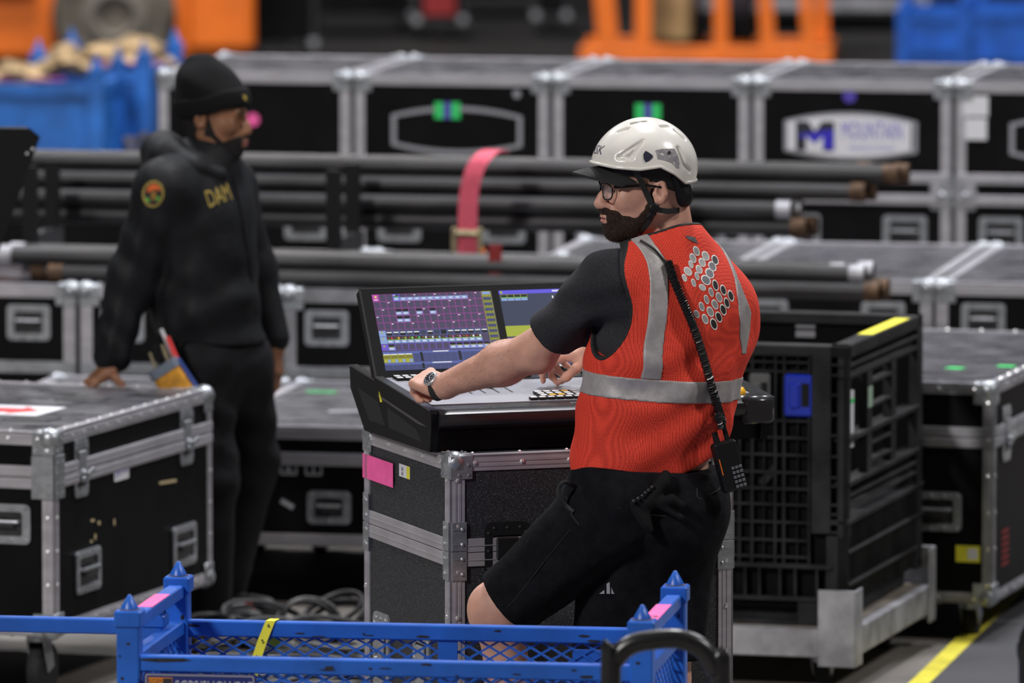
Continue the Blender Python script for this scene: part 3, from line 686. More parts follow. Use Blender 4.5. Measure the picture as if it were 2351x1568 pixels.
for i in range(7):
    x = .065+i*.036
    MB().box((-.0025, -.07, 0), (.0025, .07, .0006)).build('fader_slot', FAD, desk, M=surf(x, .26, .0015))
    if i != 6: MB().box((-.009, -.014, .003), (.009, .014, .015), .003).build('fader_cap', PLA, desk, M=surf(x, (.33, .31, .30, .27, .33, .26)[i], .0015))
for i in range(2):
    MB().box((-.0025, -.06, 0), (.0025, .06, .0006)).build('fader_slot', FAD, desk, M=surf(.54+i*.2, .24, .0015)); MB().box((-.011, -.016, .003), (.011, .016, .016), .003).build('fader_cap', PLA, desk, M=surf(.54+i*.2, .25, .0015))
MB().box((-.235, -.035, 0), (.235, .035, .003), .001).build('encoder_panel', PLG, desk, M=surf(.56, .385, .0015))
for i in range(5):
    m = MB(); m.lathe([(.024, .003), (.024, .008), (.019, .010), (.019, .024), (.016, .027)], 20); o = m.build('encoder_knob', PLA, desk, True, M=surf(.375+i*.092, .385, .0015))
    MB().lathe([(.0155, .0272), (.014, .0282)], 20).build('knob_cap', mat('knob_silver', (.6, .6, .62), .25, .7), o, True)
MB().box((-.07, -.045, 0), (.07, .045, .0015)).build('touch_pad', mat('touch_pad_white', (.75, .75, .80), .15), desk, M=surf(.62, .235, .0015))
MB().lathe([(.026, .0), (.026, .006), (.020, .014), (.008, .019)], 20).build('round_button', mat('amber_button', (.85, .45, .02), .3), desk, True, M=surf(.838, .075, .002), label='amber dome button')
MB().lathe([(.010, 0), (.008, .006)], 14).build('round_button', KO, desk, M=surf(.845, .14, .002))
# screens
tv = Vector((0, .135, .217)); tv.normalize(); PH = .256; PW = .735
SM = Matrix(((1, 0, 0, 0), (0, tv.y, -tv.z, .437), (0, tv.z, tv.y, .143), (0, 0, 0, 1)))   # local x right, y up the panel, z out of the glass
SM = Matrix((Vector((1, 0, 0)), tv, Vector((1, 0, 0)).cross(tv))).transposed().to_4x4(); SM.translation = Vector((0, .437, .143))
hp = MB().box((0, 0, -.032), (PW, PH, 0), .003).build('screen_housing', DSK, desk, M=SM)
MB().box((-.0004, PH-.004, -.004), (PW, PH+.0006, .0006)).build('bezel_edge', DSKE, hp)
MB().box((-.0006, .002, -.004), (.003, PH, .0006)).build('bezel_edge', DSKE, hp)
UIC = {}
def ui(col, s=1.35):
    k = (tuple(col), s)
    if k not in UIC:
        m = mat('screen_pixel', col, .35, emit=s, coat=.0); m.node_tree.nodes['Principled BSDF'].inputs['Base Color'].default_value = (*[c*.12 for c in col], 1); m.node_tree.nodes['Principled BSDF'].inputs['Roughness'].default_value = .3; m.node_tree.nodes['Principled BSDF'].inputs['Specular IOR Level'].default_value = .25; UIC[k] = m
    return UIC[k]
BG = ui((.075, .062, .12)); MG = ui((.35, .06, .30)); LB = ui((.25, .36, .66)); DB = ui((.06, .07, .17)); YG = ui((.42, .42, .06)); VI = ui((.16, .10, .55)); WT = ui((.8, .8, .85)); GN = ui((.10, .55, .12)); MB2 = ui((.10, .13, .38)); HD = ui((.12, .10, .70)); RD_ = ui((.6, .06, .05)); BK = ui((.015, .015, .02)); GY = ui((.045, .055, .10)); OL = ui((.30, .32, .03))  # lavender of BG includes the reflection haze over the glass
class UI:
    def __init__(s, x, y, w, h): s.x, s.y, s.w, s.h = x, y, w, h; s.mb = MB(); s.mats = []
    def r(s, x, y, w, h, m, lay=1):
        if m not in s.mats: s.mats.append(m)
        s.mb.cm = s.mats.index(m); X = s.x+x*s.w; Y = s.y+(1-y-h)*s.h; z = .0006+lay*.00016
        s.mb.quad((X, Y, z), (X+w*s.w, Y, z), (X+w*s.w, Y+h*s.h, z), (X, Y+h*s.h, z))
    def frame(s, x, y, w, h, m, t=.0035, lay=2):
        ty = t*s.w/s.h; s.r(x, y, w, ty, m, lay); s.r(x, y+h-ty, w, ty, m, lay); s.r(x, y, t, h, m, lay); s.r(x+w-t, y, t, h, m, lay)
    def done(s, name): return s.mb.build(name, s.mats, hp)
u = UI(.030, .020, .322, .216); u.r(0, 0, 1, 1, BG, 0); cw = .91/16
for j in range(5):
    for i in range(16):
        x, y = i*cw, j*.094; u.frame(x, y, cw, .094, MG, .0022); u.r(x+.006, y+.012, .016, .010, GY if (i*7+j) % 3 else WT, 2)
u.r(0, 0, cw*.9, .09, ui((.50, .08, .42)), 3); u.r(.02, .02, .016, .025, ui((.8, .7, .1)), 4); u.r(.012, .066, .03, .01, WT, 4)
for i in range(3, 14): u.r(i*cw+.002, .045, cw-.004, .045, LB, 3); u.r(i*cw+.015, .06, .025, .012, WT, 4)
u.frame(3*cw, 0, cw, .094, HD, .005, 4); u.r(3*cw+.008, .036, cw-.016, .007, GN, 4)
for j, cs in ((2, (3, 4, 6, 8)), (3, (3, 4))):
    for i in cs: u.r(i*cw+.003, j*.094+.012, cw-.006, .03, BK, 3); u.r(i*cw+.003, j*.094+.046, cw-.006, .042, LB, 3); u.r(i*cw+.01, j*.094+.06, .032, .012, WT, 4)
for j in range(11):
    y = j*.071; u.frame(.915, y, .08, .068, OL, .005, 3); u.r(.922, y+.008, .065, .035, DB if j else LB, 3); u.r(.922, y+.046, .066, .014, OL if j else ui((.5, .5, .05)), 3)
    for k in range(3): u.r(.93+k*.02, y+.05, .01, .008, BK, 4)
for i in range(16):
    x = i*cw
    if i == 0: u.r(x, .48, cw, .075, LB, 2); u.r(x, .56, cw, .09, LB, 2); u.r(x, .655, cw, .085, VI, 2); [u.r(x+.018, q, .014, .022, YG, 3) for q in (.492, .575, .67)]; continue
    u.frame(x, .48, cw, .072, MB2, .003); u.r(x+.004, .487, cw-.008, .055, BK if i % 2 else GY, 2)
    if i in (1, 2, 3, 4, 5, 7) or i >= 10: u.r(x+.008, .497, cw*.75, .014, WT, 4)
    if i < 15:
        u.r(x+.002, .56, cw-.004, .036, BK, 2); u.r(x+.002, .598, cw-.004, .006, ui((.4, .7, .1)), 3); u.r(x+.002, .606, cw-.004, .04, LB, 2); u.r(x+.012, .618, .03, .012, WT, 3)
        u.r(x+.036, .567, .014, .024, [WT, RD_, ui((.8, .4, .05)), YG, ui((.3, .7, .1)), GN, WT, WT, LB, VI, ui((.6, .1, .5)), ui((.7, .2, .5)), RD_, WT, WT][i % 15], 3); u.r(x+.008, .57, .006, .01, RD_, 3); u.r(x+.02, .57, .006, .01, YG, 3)
    u.frame(x, .655, cw, .085, VI, .003)
    if i == 1 or i >= 10: u.r(x+.003, .66, cw-.006, .03, BK, 3); u.r(x+.003, .692, cw-.006, .006, YG, 3); u.r(x+.003, .70, cw-.006, .038, LB, 3); u.r(x+.012, .71, .03, .012, WT, 4)
u.r(0, .755, .95, .03, MB2, 1); u.r(.42, .762, .13, .012, WT, 3); u.r(0, .90, 1, .03, MB2, 1); u.r(.40, .907, .16, .012, WT, 3)
u.r(0, .785, .245, .115, OL, 1); u.r(.245, .785, .70, .115, DB, 1); u.r(0, .93, 1, .07, DB, 1)
for i in range(4): u.r(.005+i*.061, .785, .054, .012, WT, 3); u.r(.004+i*.061, .805, .055, .04, ui((.20, .19, .03)), 2); u.r(.006+i*.061, .855, .022, .04, YG, 2); u.r(.034+i*.061, .855, .022, .04, LB, 2)
for i in range(14): u.r(.25+i*.052, .79, .002, .11, MB2, 2); u.r(i*.066, .935, .002, .065, MB2, 2)
for k in range(4): u.r(.25, .80+k*.025, .70, .003, MB2, 2)
for x in (.31, .63): u.r(x, .77, .02, .12, BK, 3); u.r(x, .915, .02, .07, BK, 3)
u.done('left_display')
u = UI(.372, .020, .322, .216); u.r(0, 0, 1, 1, GY, 0); u.r(0, 0, 1, .05, HD, 1); u.r(.45, .015, .10, .018, WT, 2); u.r(.01, .012, .02, .028, YG, 2)
for i in range(4): u.frame(.01+i*.056, .055, .056, .05, OL, .003, 3); u.r(.012+i*.056, .06, .052, .032, BK, 2); u.r(.012+i*.056, .093, .052, .008, GN, 3); u.r(.012+i*.056, .103, .052, .035, LB, 2)
u.r(0, .47, 1, .14, ui((.36, .42, .05)), 1); u.r(0, .53, 1, .006, YG, 2); u.r(.3, .575, .03, .01, WT, 2)
u.r(0, .63, 1, .37, DB, 1); u.r(0, .63, .075, .11, VI, 2); u.r(.03, .645, .016, .024, YG, 3)
for i in range(12): u.frame(.08+i*.075, .63, .075, .11, VI, .004, 3); u.frame(i*.08, .75, .08, .10, OL, .004, 3)
u.r(.084, .635, .066, .035, BK, 4); u.r(.084, .68, .066, .05, LB, 4)
for i in range(6): u.r(.004+i*.08, .755, .07, .04, BK, 4); u.r(.004+i*.08, .80, .07, .045, LB, 4); u.r(i*.1, .88, .08, .08, YG if i % 2 else LB, 3)
m = u; u.r(.44, .09, .012, .03, WT, 4); u.r(.448, .115, .008, .012, WT, 4)
u.done('right_display')
# ------------------------------------------------------------------ blue mesh stillage in front
RC = math.atan2(17.437-17.606, .293+.866); cw_, cd_ = 1.171, .594
FLp = Vector((-.866, 17.606, 0)); Rm = Matrix.Rotation(RC, 3, 'Z')
cart = thing('mesh_stillage', 'blue steel stillage with expanded mesh sides in the foreground', 'cart', FLp+Rm @ Vector((cw_/2, cd_/2, 0)), RC)
hw, hd = cw_/2, cd_/2
CHIP = mat('bare_chipped_steel', (.025, .025, .035), .6, .4, var=.4, vs=60)
def chip(par, x, y, z, w, h, ax):
    n = 7; pts = [(math.cos(6.28*k/n)*w/2*random.uniform(.55, 1), math.sin(6.28*k/n)*h/2*random.uniform(.55, 1)) for k in range(n)]
    M = Matrix.Translation((x, y, z)) @ (Matrix.Rotation(math.pi/2, 4, 'X') if ax == 'y' else Matrix.Identity(4)); MB().prism(pts, 0, .0006, M).build('paint_chip', CHIP, par)
for sx in (-1, 1):
    for sy in (-1, 1):
        p = MB().box((sx*hw-.026, sy*hd-.026, .10), (sx*hw+.026, sy*hd+.026, .89), .004).build('post', BLUE, cart)
        MB().box((sx*hw-.031, sy*hd-.031, .872), (sx*hw+.031, sy*hd+.031, .911), .004).build('post_collar', BLUE, p)
        MB().lathe([(.021, .910), (.019, .918), (.004, .944), (.002, .945)], 10, Matrix.Translation((sx*hw, sy*hd, 0))).build('post_cone', BLUE, p, True)
        MB().lathe([(.024, .9105), (.024, .9125), (.018, .913)], 10, Matrix.Translation((sx*hw, sy*hd, 0))).build('rust_ring', RUST, p)
        for k in range(5): chip(p, sx*hw+random.uniform(-.02, .02), sy*hd-.0266, random.uniform(.6, .87), random.uniform(.004, .014), random.uniform(.004, .02), 'y')
        c_ = MB().box((sx*hw-.045, sy*hd-.045, .088), (sx*hw+.045, sy*hd+.045, .10)).build('caster', ZINC, cart)
        M = Matrix.Translation((sx*hw, sy*hd, .045)) @ Matrix.Rotation(math.pi/2, 4, 'Y'); MB().lathe([(.02, -.018), (.042, -.018), (.045, -.012), (.045, .012), (.042, .018), (.02, .018)], 16).xf(M).build('wheel', RUB, c_, True)
def rail(lo, hi, nm='rail'): return MB().box(lo, hi, .003).build(nm, BLUE, cart)
for sy in (-1, 1):
    rr = rail((-hw+.02, sy*hd-.018, .772), (hw-.02, sy*hd+.018, .808)); rail((-hw+.02, sy*hd-.018, .17), (hw-.02, sy*hd+.018, .206))
    for k in range(9): chip(rr, random.uniform(-hw, hw), sy*hd-.0186, random.uniform(.775, .805), random.uniform(.006, .05), random.uniform(.004, .010), 'y')
chip(rr, -.5, -hd-.0187, .80, .16, .012, 'y')
for sx in (-1, 1):
    rs = rail((sx*hw-.018, -hd+.02, .862), (sx*hw+.018, hd-.02, .893)); rail((sx*hw-.018, -hd+.02, .775), (sx*hw+.018, hd-.02, .808)); rail((sx*hw-.018, -hd+.02, .17), (sx*hw+.018, hd-.02, .206))
    y0 = -.12 if sx < 0 else -.25
    MB().box((sx*hw-.0175, y0, .8925), (sx*hw+.0175, y0+.22+.12*(sx > 0), .8938)).build('pink_tape', PINK, rs, label='pink tape on the rail')
    if sx > 0: link(text_mesh('88', .03, BLK), 'lettering', rs, Matrix.Translation((hw, -.12, .894)) @ Matrix.Rotation(.3, 4, 'Z'))
MB().box((-hw, -hd, .17), (hw, hd, .176)).build('deck', BLUE, cart)
def mesh_panel(L0, L1, z0, z1, M, nm='mesh_panel'):
    m = MB(); cx, cz = .0485, .0285; k = cz/cx
    def clip(a, b):   # line z = s*k*(x-x0) clipped to the panel
        return a, b
    i0 = int((L0*k-(z1-z0))/cz)-2
    for s in (-1, 1):
        n = int(((L1-L0)*k+(z1-z0))/cz)+3
        for i in range(-1, n):
            off = i*cz+(cz*.35)           # along the bottom edge shifted
            x = L0+off/k if s > 0 else L0+off/k
            pts = []
            if s > 0: xa, za, xb, zb = x-(z1-z0)/k, z0, x, z1
            else: xa, za, xb, zb = x, z0, x-(z1-z0)/k, z1
            # clip in x
            if xa > xb: xa, za, xb, zb = xb, zb, xa, za
            if xb <= L0 or xa >= L1: continue
            sl = (zb-za)/(xb-xa)
            if xa < L0: za += sl*(L0-xa); xa = L0
            if xb > L1: zb += sl*(L1-xb); xb = L1
            m.bar((xa, s*.0008, za), (xb, s*.0008, zb), .0050, .0030, up=(0, 1, 0))
    m.xf(M); return m.build(nm, BLUE, cart)
for sy in (-1, 1): mesh_panel(-hw+.02, hw-.02, .20, .775, Matrix.Translation((0, sy*hd, 0)))
for sx in (-1, 1): mesh_panel(-hd+.02, hd-.02, .20, .78, Matrix.Translation((sx*hw, 0, 0)) @ Matrix.Rotation(math.pi/2, 4, 'Z'))
MB().box((.03, hd-.010, .2), (.076, hd-.004, .775)).build('flat_bar', BLUE, cart); MB().box((-.025, -hd-.004, .2), (.02, -hd+.002, .74)).build('flat_bar', BLUE, cart)
MB().box((.345, hd+.004, .35), (.545, hd+.010, .755)).build('back_plate', BLUE, cart)
o = MB().box((-.55, -hd-.026, .672), (-.29, -hd-.019, .771), .002).build('sign_plate', mat('sign_navy', (.01, .02, .16), .5), cart, label='navy sign plate with orange logo')
MB().ringprism(rrect(.25, .094, .005), rrect(.244, .088, .004), 0, .0006).xf(Matrix.Translation((-.42, -hd-.026, .7215)) @ Matrix.Rotation(math.pi/2, 4, 'X')).build('sign_border', GRY, o)
SGM = lambda x, z: Matrix.Translation((x, -hd-.0268, z)) @ Matrix.Rotation(math.pi/2, 4, 'X')
MB().box((-.538, -hd-.0266, .715), (-.483, -hd-.026, .761)).build('logo_block', mat('logo_orange', (.62, .22, .02), .5), o); MB().box((-.504, -hd-.0268, .715), (-.484, -hd-.026, .759)).build('logo_dark', BLK, o)
link(text_mesh('SGPS', .017, mat('logo_brown', (.25, .07, .01), .5)), 'lettering', o, SGM(-.521, .7505)); link(scale_mesh(text_mesh('SGPS/SHOWRIG', .034, mat('sign_letters', (.42, .42, .5), .5)), .75, 1.3), 'lettering', o, SGM(-.387, .738))
# yellow measuring tape hung over the back rail
t0 = atz(620, 1424, .81); t1 = atz(588, 1515, .74); inv = (Matrix.Translation(cart.location) @ Matrix.Rotation(RC, 4, 'Z')).inverted()
a = Matrix.Translation(cart.location) @ Matrix.Rotation(RC, 4, 'Z')
la = inv @ atz(622, 1426, .81); m = MB(); xs = la.x
pth = [(xs+.004, hd+.02, .74), (xs+.004, hd+.02, .8105), (xs, hd-.0195, .8105), (xs-.018, hd-.024, .765), (xs-.036, hd-.028, .71), (xs-.05, hd-.03, .62)]
wv = Vector((.0115, 0, 0)); vs = []
for p in pth: vs += [Vector(p)-wv, Vector(p)+wv]
n = len(pth); vs2 = [v+Vector((0, -.0012, .0012)) for v in vs]
m.add([a @ v for v in vs+vs2], [(2*i, 2*i+2, 2*i+3, 2*i+1) for i in range(n-1)]+[(2*n+2*i, 2*n+2*i+1, 2*n+2*i+3, 2*n+2*i+2) for i in range(n-1)])
tp = m.build('measuring_tape', YEL); tag(tp, 'yellow measuring tape hooked over the blue back rail', 'tape measure')
for k, ch in enumerate('456'):
    q = Vector(pth[2]).lerp(Vector(pth[4]), .12+k*.36); M = a @ Matrix.Translation(q+Vector((0, -.0035, .001))) @ Matrix.Rotation(math.pi/2, 4, 'X') @ Matrix.Rotation(.35, 4, 'Z'); link(text_mesh(ch, .014, BLK), 'lettering', tp, M)
# neighbouring low blue rail frame at the left
b = at(350, 784, 18.02); r = thing('blue_rail_frame', 'low blue steel rail frame running out of view at left', 'rail', (b.x, 18.02, 0), RC)
MB().box((-.026, -.026, 0), (.026, .026, .825), .004).build('post', BLUE, r); MB().box((-.031, -.031, .815), (.031, .031, .845), .004).build('post_collar', BLUE, r); MB().lathe([(.021, .845), (.003, .878)], 10).build('post_cone', BLUE, r)
MB().box((-1.3, -.018, .797), (-.02, .018, .832), .003).build('rail', BLUE, r); MB().box((-1.326, -.026, 0), (-1.274, .026, .825), .004).build('post', BLUE, r); MB().box((-1.3, -.018, .1), (-.02, .018, .13), .003).build('rail', BLUE, r)
for x in (0, -1.3): MB().box((x-.04, -.2, 0), (x+.04, .2, .02)).build('foot', BLUE, r)
# ------------------------------------------------------------------ cables
CAB = [mat('cable_black', (.008, .008, .009), .5), mat('cable_grey', (.035, .035, .04), .5), mat('cable_jacket', (.014, .013, .017), .45)]
CRM = mat('cream_plug', (.62, .57, .46), .5)
def coil(name, label, c, R, turns, r, m, tilt, seed, cat='cable', group=None, plug=None):
    rg = random.Random(seed); n = int(turns*22); pts = []
    M = Matrix.Rotation(tilt[0], 3, 'X') @ Matrix.Rotation(tilt[1], 3, 'Y')
    for i in range(n+1):
        t = 2*math.pi*i/22; q = R*(1+.10*math.sin(.37*t+seed)+.06*math.sin(1.7*t+seed)); p = M @ Vector((q*math.cos(t), q*.8*math.sin(t), .02*math.sin(.5*t+seed)+r*1.2*(i/22))); pts.append(p)
    pts += [pts[-1]+Vector((.06*k, -.03*k, -.01*k)) for k in (1, 2, 3)]
    z0 = min(p.z for p in pts)-r; pts = [p-Vector((0, 0, z0)) for p in pts]
    root = MB().tube(pts, r, 7).build(name, m, smooth=True); root.location = c
    if plug: e = pts[-1]; d = (pts[-1]-pts[-2]).normalized(); MB().cyl(e-d*.01, e+d*.07, r*2.2, r*1.9, 12).build('plug', plug, root, True); MB().cyl(e+d*.0, e+d*.012, r*2.6, n=12).build('plug_collar', PLA, root, True)
    return tag(root, label, cat, group)
fl = [(705, 23.5, .085, 4, .007, (1.1, .3)), (610, 23.45, .13, 3, .007, (.3, .2)), (775, 23.55, .10, 5, .008, (.6, -.3)), (520, 23.4, .13, 4, .007, (.2, .1)), (660, 23.25, .15, 4, .008, (.10, .1)), (450, 23.3, .12, 4, .008, (.2, -.2)), (590, 23.1, .15, 3, .007, (.1, 0)), (745, 23.15, .15, 5, .009, (.2, .1))]
fn = ['grey cable loop standing up left of the speckled case', 'dark cable coil on the floor below the pictograms', 'thick cable coil against the speckled case', 'thin cable coil near the striped plug', 'flat cable coil in the middle of the floor pile', 'small cable coil beside the big trunk', 'loose cable coil at the front of the floor pile', 'thick flat cable coil right of the floor pile']
for k, (px, Y, R_, tn, rr, tl_) in enumerate(fl): b = at(px, 784, Y); coil('cable_coil', fn[k], (b.x, Y, .001), R_, tn, rr, CAB[k % 3], tl_, k, group='cables on the floor', plug=(CRM if k in (0, 2, 5) else None))
for k in range(12):
    b = at((450, 560, 640, 730, 790, 500, 600, 690, 770, 540, 660, 750)[k], 784, 22.7-.16*k); coil('cable_coil', 'black cable coil on the floor seen through the blue mesh', (b.x, 22.7-.16*k, .001), .15+.03*(k % 3), 4+k % 3, .008, CAB[k % 3], (.12*math.sin(k), .1*math.cos(k)), 40+k, group='cables seen through the mesh', plug=(CRM if k % 2 else None))
b = atz(535, 1408, .045); r = thing('striped_plug', 'cable plug with yellow, white and red bands on the floor', 'plug', (b.x-.10, b.y, .045), .15)
for k, (x0, x1, cm) in enumerate(((0, .05, CAB[0]), (.05, .09, YEL), (.09, .135, WHT), (.135, .165, REDI), (.165, .22, CAB[0]))): MB().lathe([(.038, x0), (.042, (x0+x1)/2), (.038, x1)], 16, Matrix.Rotation(math.pi/2, 4, 'Y')).build(('rear_sleeve', 'yellow_band', 'white_band', 'red_band', 'nose')[k], cm, r, True)
for k in range(7):
    x = -hw+.14+k*.145; p = a @ Vector((x, .02+.1*math.sin(k*2.1), .178+.0)); lev = .0
    coil('cable_coil', ['cable coil at the left end inside the blue stillage', 'cable coil with cream plug under the measuring tape', 'second cable coil from the measuring tape, inside the stillage', 'cable coil in the middle of the blue stillage', 'cable coil right of the stillage middle', 'cable coil inside the stillage below the bent knee', 'cable coil at the right end inside the blue stillage'][k], p, .115, 8+(k % 3)*3, .013, CAB[k % 3], (.25*math.sin(k), .2*math.cos(k)), 20+k, group='cables inside the stillage', plug=CRM)
# ------------------------------------------------------------------ hand trucks (black loop handles)
def hand_truck(label, px, Y, pts, lab2=None):
    b = at(px, 784, Y); r = thing('hand_truck', label, 'hand truck', (b.x, Y, 0), 0)
    P = [at(x, y, Y)-Vector((b.x, Y, 0)) for x, y in pts]
    P = [Vector((P[0].x, 0, .05))]+P+[Vector((P[-1].x, 0, .05))]
    MB().tube(bez(P, 10), .0215, 14).build('loop_handle', mat('black_powder_coat', (.012, .012, .013), .3), r, True)
    MB().box((P[0].x-.03, -.25, .012), (P[-1].x+.03, .02, .02)).build('toe_plate', DARKST, r); MB().bar(Vector((P[0].x, 0, .45)), Vector((P[-1].x, 0, .45)), .03, .03).build('cross_bar', DARKST, r)
    for x in (P[0].x, P[-1].x):
        M = Matrix.Translation((x, .10, .1)) @ Matrix.Rotation(math.pi/2, 4, 'Y'); MB().lathe([(.03, -.02), (.09, -.025), (.1, -.012), (.1, .012), (.09, .025), (.03, .02)], 18).xf(M).build('wheel', RUB, r, True)
hand_truck('black curved tube handle rising in front of the blue stillage', 1520, 16.2, [(1402, 1570), (1412, 1515), (1450, 1480), (1510, 1468), (1565, 1468), (1615, 1492), (1645, 1540), (1656, 1590)])
hand_truck('black tube handle just entering at the lower right edge', 2470, 16.2, [(2362, 1570), (2358, 1500), (2380, 1440), (2470, 1415), (2560, 1440), (2580, 1500), (2580, 1570)])
# ------------------------------------------------------------------ black collapsible container on a dolly
RG = math.radians(-15.5); gw, gd, gz0, gz1 = .95, 1.01, .19, 1.008
Rg = Matrix.Rotation(RG, 3, 'Z'); gc = Vector((.969, 22.545, 0))-Rg @ Vector((gw/2, -gd/2, 0))
dol = thing('platform_dolly', 'aluminium dolly with corner brackets under the black container', 'dolly', gc, RG)
for sy in (-1, 1): MB().box((-gw/2-.02, sy*(gd/2+.01)-.02, .10), (gw/2+.02, sy*(gd/2+.01)+.02, .185), .003).build('frame_rail', ALUD, dol)
for sx in (-1, 1): MB().box((sx*(gw/2+.01)-.02, -gd/2-.02, .10), (sx*(gw/2+.01)+.02, gd/2+.02, .185), .003).build('frame_rail', ALUD, dol)
MB().box((-gw/2, -gd/2, .165), (gw/2, gd/2, .188)).build('deck', mat('ply_deck', (.22, .19, .16), .7, var=.3, vs=8), dol)
for sx in (-1, 1):
    for sy in (-1, 1):
        m = MB(); x, y = sx*(gw/2+.034), sy*(gd/2+.034); m.box((x, y-sy*.003, .075), (x-sx*.11, y+sy*.003, .30), .002); m.box((x-sx*.003, y, .075), (x+sx*.003, y-sy*.09, .30), .002); m.build('corner_bracket', ALUD, dol)
        caster(dol, sx*(gw/2-.1), sy*(gd/2-.12), .10)
bin_ = thing('bulk_container', 'black ribbed plastic container with blue latch and yellow rim tape', 'container', gc, RG)
c = Case(); c.w = gw; c.d = gd; c.top = gz1; c.root = bin_
MB().box((-gw/2+.02, -gd/2+.028, gz0+.06), (gw/2-.02, -gd/2+.034, gz1-.02)).build('front_skin', BIND, bin_)
MB().box((-gw/2+.02, gd/2-.034, gz0+.06), (gw/2-.02, gd/2-.028, gz1)).build('back_skin', BIND, bin_); MB().box((-gw/2+.02, -gd/2+.03, gz0+.05), (-gw/2+.03, gd/2-.03, gz1)).build('side_skin', BIND, bin_)
MB().box((-gw/2+.02, -gd/2+.02, gz0+.05), (gw/2-.02, gd/2-.02, gz0+.08)).build('floor_pan', BIND, bin_)
for sy in (-1, 1): MB().box((-gw/2, sy*gd/2-sy*.055, gz1-.035), (gw/2, sy*gd/2, gz1), .004).build('rim', BIN, bin_)
for sx in (-1, 1): MB().box((sx*gw/2-sx*.055, -gd/2, gz1-.035), (sx*gw/2, gd/2, gz1), .004).build('rim', BIN, bin_)
def rib(lo, hi, par=bin_, nm='rib'): return MB().box(lo, hi, .002).build(nm, BIN, par)
def fx(px): return gw/2-(1947-px)/798/.964
def fz(py): return gz1-(py-797)/798
yf = -gd/2
for px in (1700, 1729, 1782, 1802, 1860): rib((fx(px)-.004, yf+.004, fz(1310)), (fx(px)+.004, yf+.03, gz1-.03))
for px in (1755, 1832): rib((fx(px)-.0025, yf+.012, fz(1310)), (fx(px)+.0025, yf+.03, gz1-.03))
for px in (1500, 1545, 1590, 1640): rib((fx(px)-.004, yf+.004, fz(1310)), (fx(px)+.004, yf+.03, gz1-.03))
for py in (839, 861, 975, 1015, 1055, 1096, 1134, 1171, 1212, 1254, 1293): rib((-gw/2+.02, yf+.006, fz(py)-.004), (fx(1862), yf+.03, fz(py)+.004))
rib((fx(1866), yf-.002, fz(1235)), (fx(1910), yf+.04, gz1-.02), nm='smooth_post')
rib((fx(1938), yf, gz0+.05), (gw/2, yf+.04, gz1-.02), nm='corner_post')
for py in (818, 842, 866, 912, 958, 1006, 1055, 1104, 1124, 1168, 1190, 1232): rib((fx(1910), yf+.002, fz(py)-.004), (fx(1940), yf+.03, fz(py)+.004))
m = MB(); m.bar((fx(1782), yf+.018, fz(1085)), (fx(1748), yf+.018, fz(1125)), .022, .008, up=(0, 1, 0)); m.build('rib', BIN, bin_)
def latchbox(px0, px1, py0, py1, mt, nm, lab):
    o = MB().box((fx(px0), yf-.004, fz(py1)), (fx(px1), yf+.03, fz(py0)), .006).build(nm, mt, bin_, label=lab); w = fx(px1)-fx(px0)
    MB().box((fx(px0)+w*.2, yf-.012, fz(py1)+.025), (fx(px0)+w*.55, yf-.003, fz(py0)-.025), .004).build('latch_lever', mt, o)
    MB().box((fx(px0)+w*.62, yf-.0052, fz(py1)+.03), (fx(px0)+w*.9, yf-.003, fz(py0)-.025)).build('latch_slot', PLA, o)
latchbox(1803, 1868, 866, 964, BLUEP, 'latch', 'bright blue latch'); latchbox(1722, 1770, 866, 962, mat('grey_plastic', (.10, .10, .10), .6), 'latch', 'grey latch')
for px0, px1, py0, py1 in ((1660, 1870, 1318, 1386),):
    for px in (1560, 1620, 1675, 1715, 1748, 1795, 1830, 1880, 1905): rib((fx(px)-.004, yf-.004, fz(1390)), (fx(px)+.004, yf+.03, fz(1312)))
rib((-gw/2, yf-.008, fz(1318)), (fx(1915), yf+.03, fz(1308))); rib((-gw/2, yf-.008, fz(1394)), (gw/2, yf+.03, fz(1384))); rib((-gw/2+.01, yf-.002, gz0), (fx(1835), yf+.02, fz(1440)-.0)); rib((fx(1835), yf+.0, gz0), (fx(1885), yf+.05, fz(1390))); rib((fx(1900), yf+.0, gz0), (gw/2, yf+.05, fz(1240)))
MB().box((-gw/2+.04, yf+.06, gz0+.0), (gw/2-.04, gd/2-.06, gz0+.04)).build('pallet_base', BIN, bin_)
# right side: slotted upper wall, ribbed lower wall
xs = gw/2
def srib(y0, y1, z0, z1, dx=.028, proud=0.0, nm='slat'): return MB().box((xs-dx, y0, z0), (xs+proud, y1, z1), .002).build(nm, BIN, bin_)
for z in (.975, .945, .912): srib(-gd/2, gd/2-.04, z-.006, z+.006)
srib(-gd/2, -gd/2+.05, gz0+.05, gz1-.02, nm='corner_post'); srib(gd/2-.07, gd/2, gz0+.05, gz1-.02, nm='corner_post')
srib(-gd/2+.05, gd/2-.06, .905, .915); srib(-gd/2+.27, -gd/2+.33, .60, .91, nm='mid_post'); srib(gd/2-.42, gd/2-.36, .60, .91, nm='mid_post')
for z in (.87, .80): srib(-gd/2+.33, gd/2-.36, z-.005, z+.005)
srib(-gd/2+.02, gd/2-.05, .725, .74, .05, .004, 'ledge')
for z in (.69, .64): srib(-gd/2+.33, gd/2-.36, z-.005, z+.005)
srib(-gd/2+.02, gd/2-.05, .595, .61, .05, .004, 'ledge')
for z in (.565, .535): srib(-gd/2+.05, gd/2-.07, z-.005, z+.005)
srib(-gd/2, gd/2, .485, .50, .06, .006, 'ledge')
MB().box((xs-.03, -gd/2+.03, gz0+.05), (xs-.022, gd/2-.03, .49)).build('side_skin', BIND, bin_)
for k in range(22): y = -gd/2+.03+k*.0445; srib(y, y+.006, gz0+.06, .485)
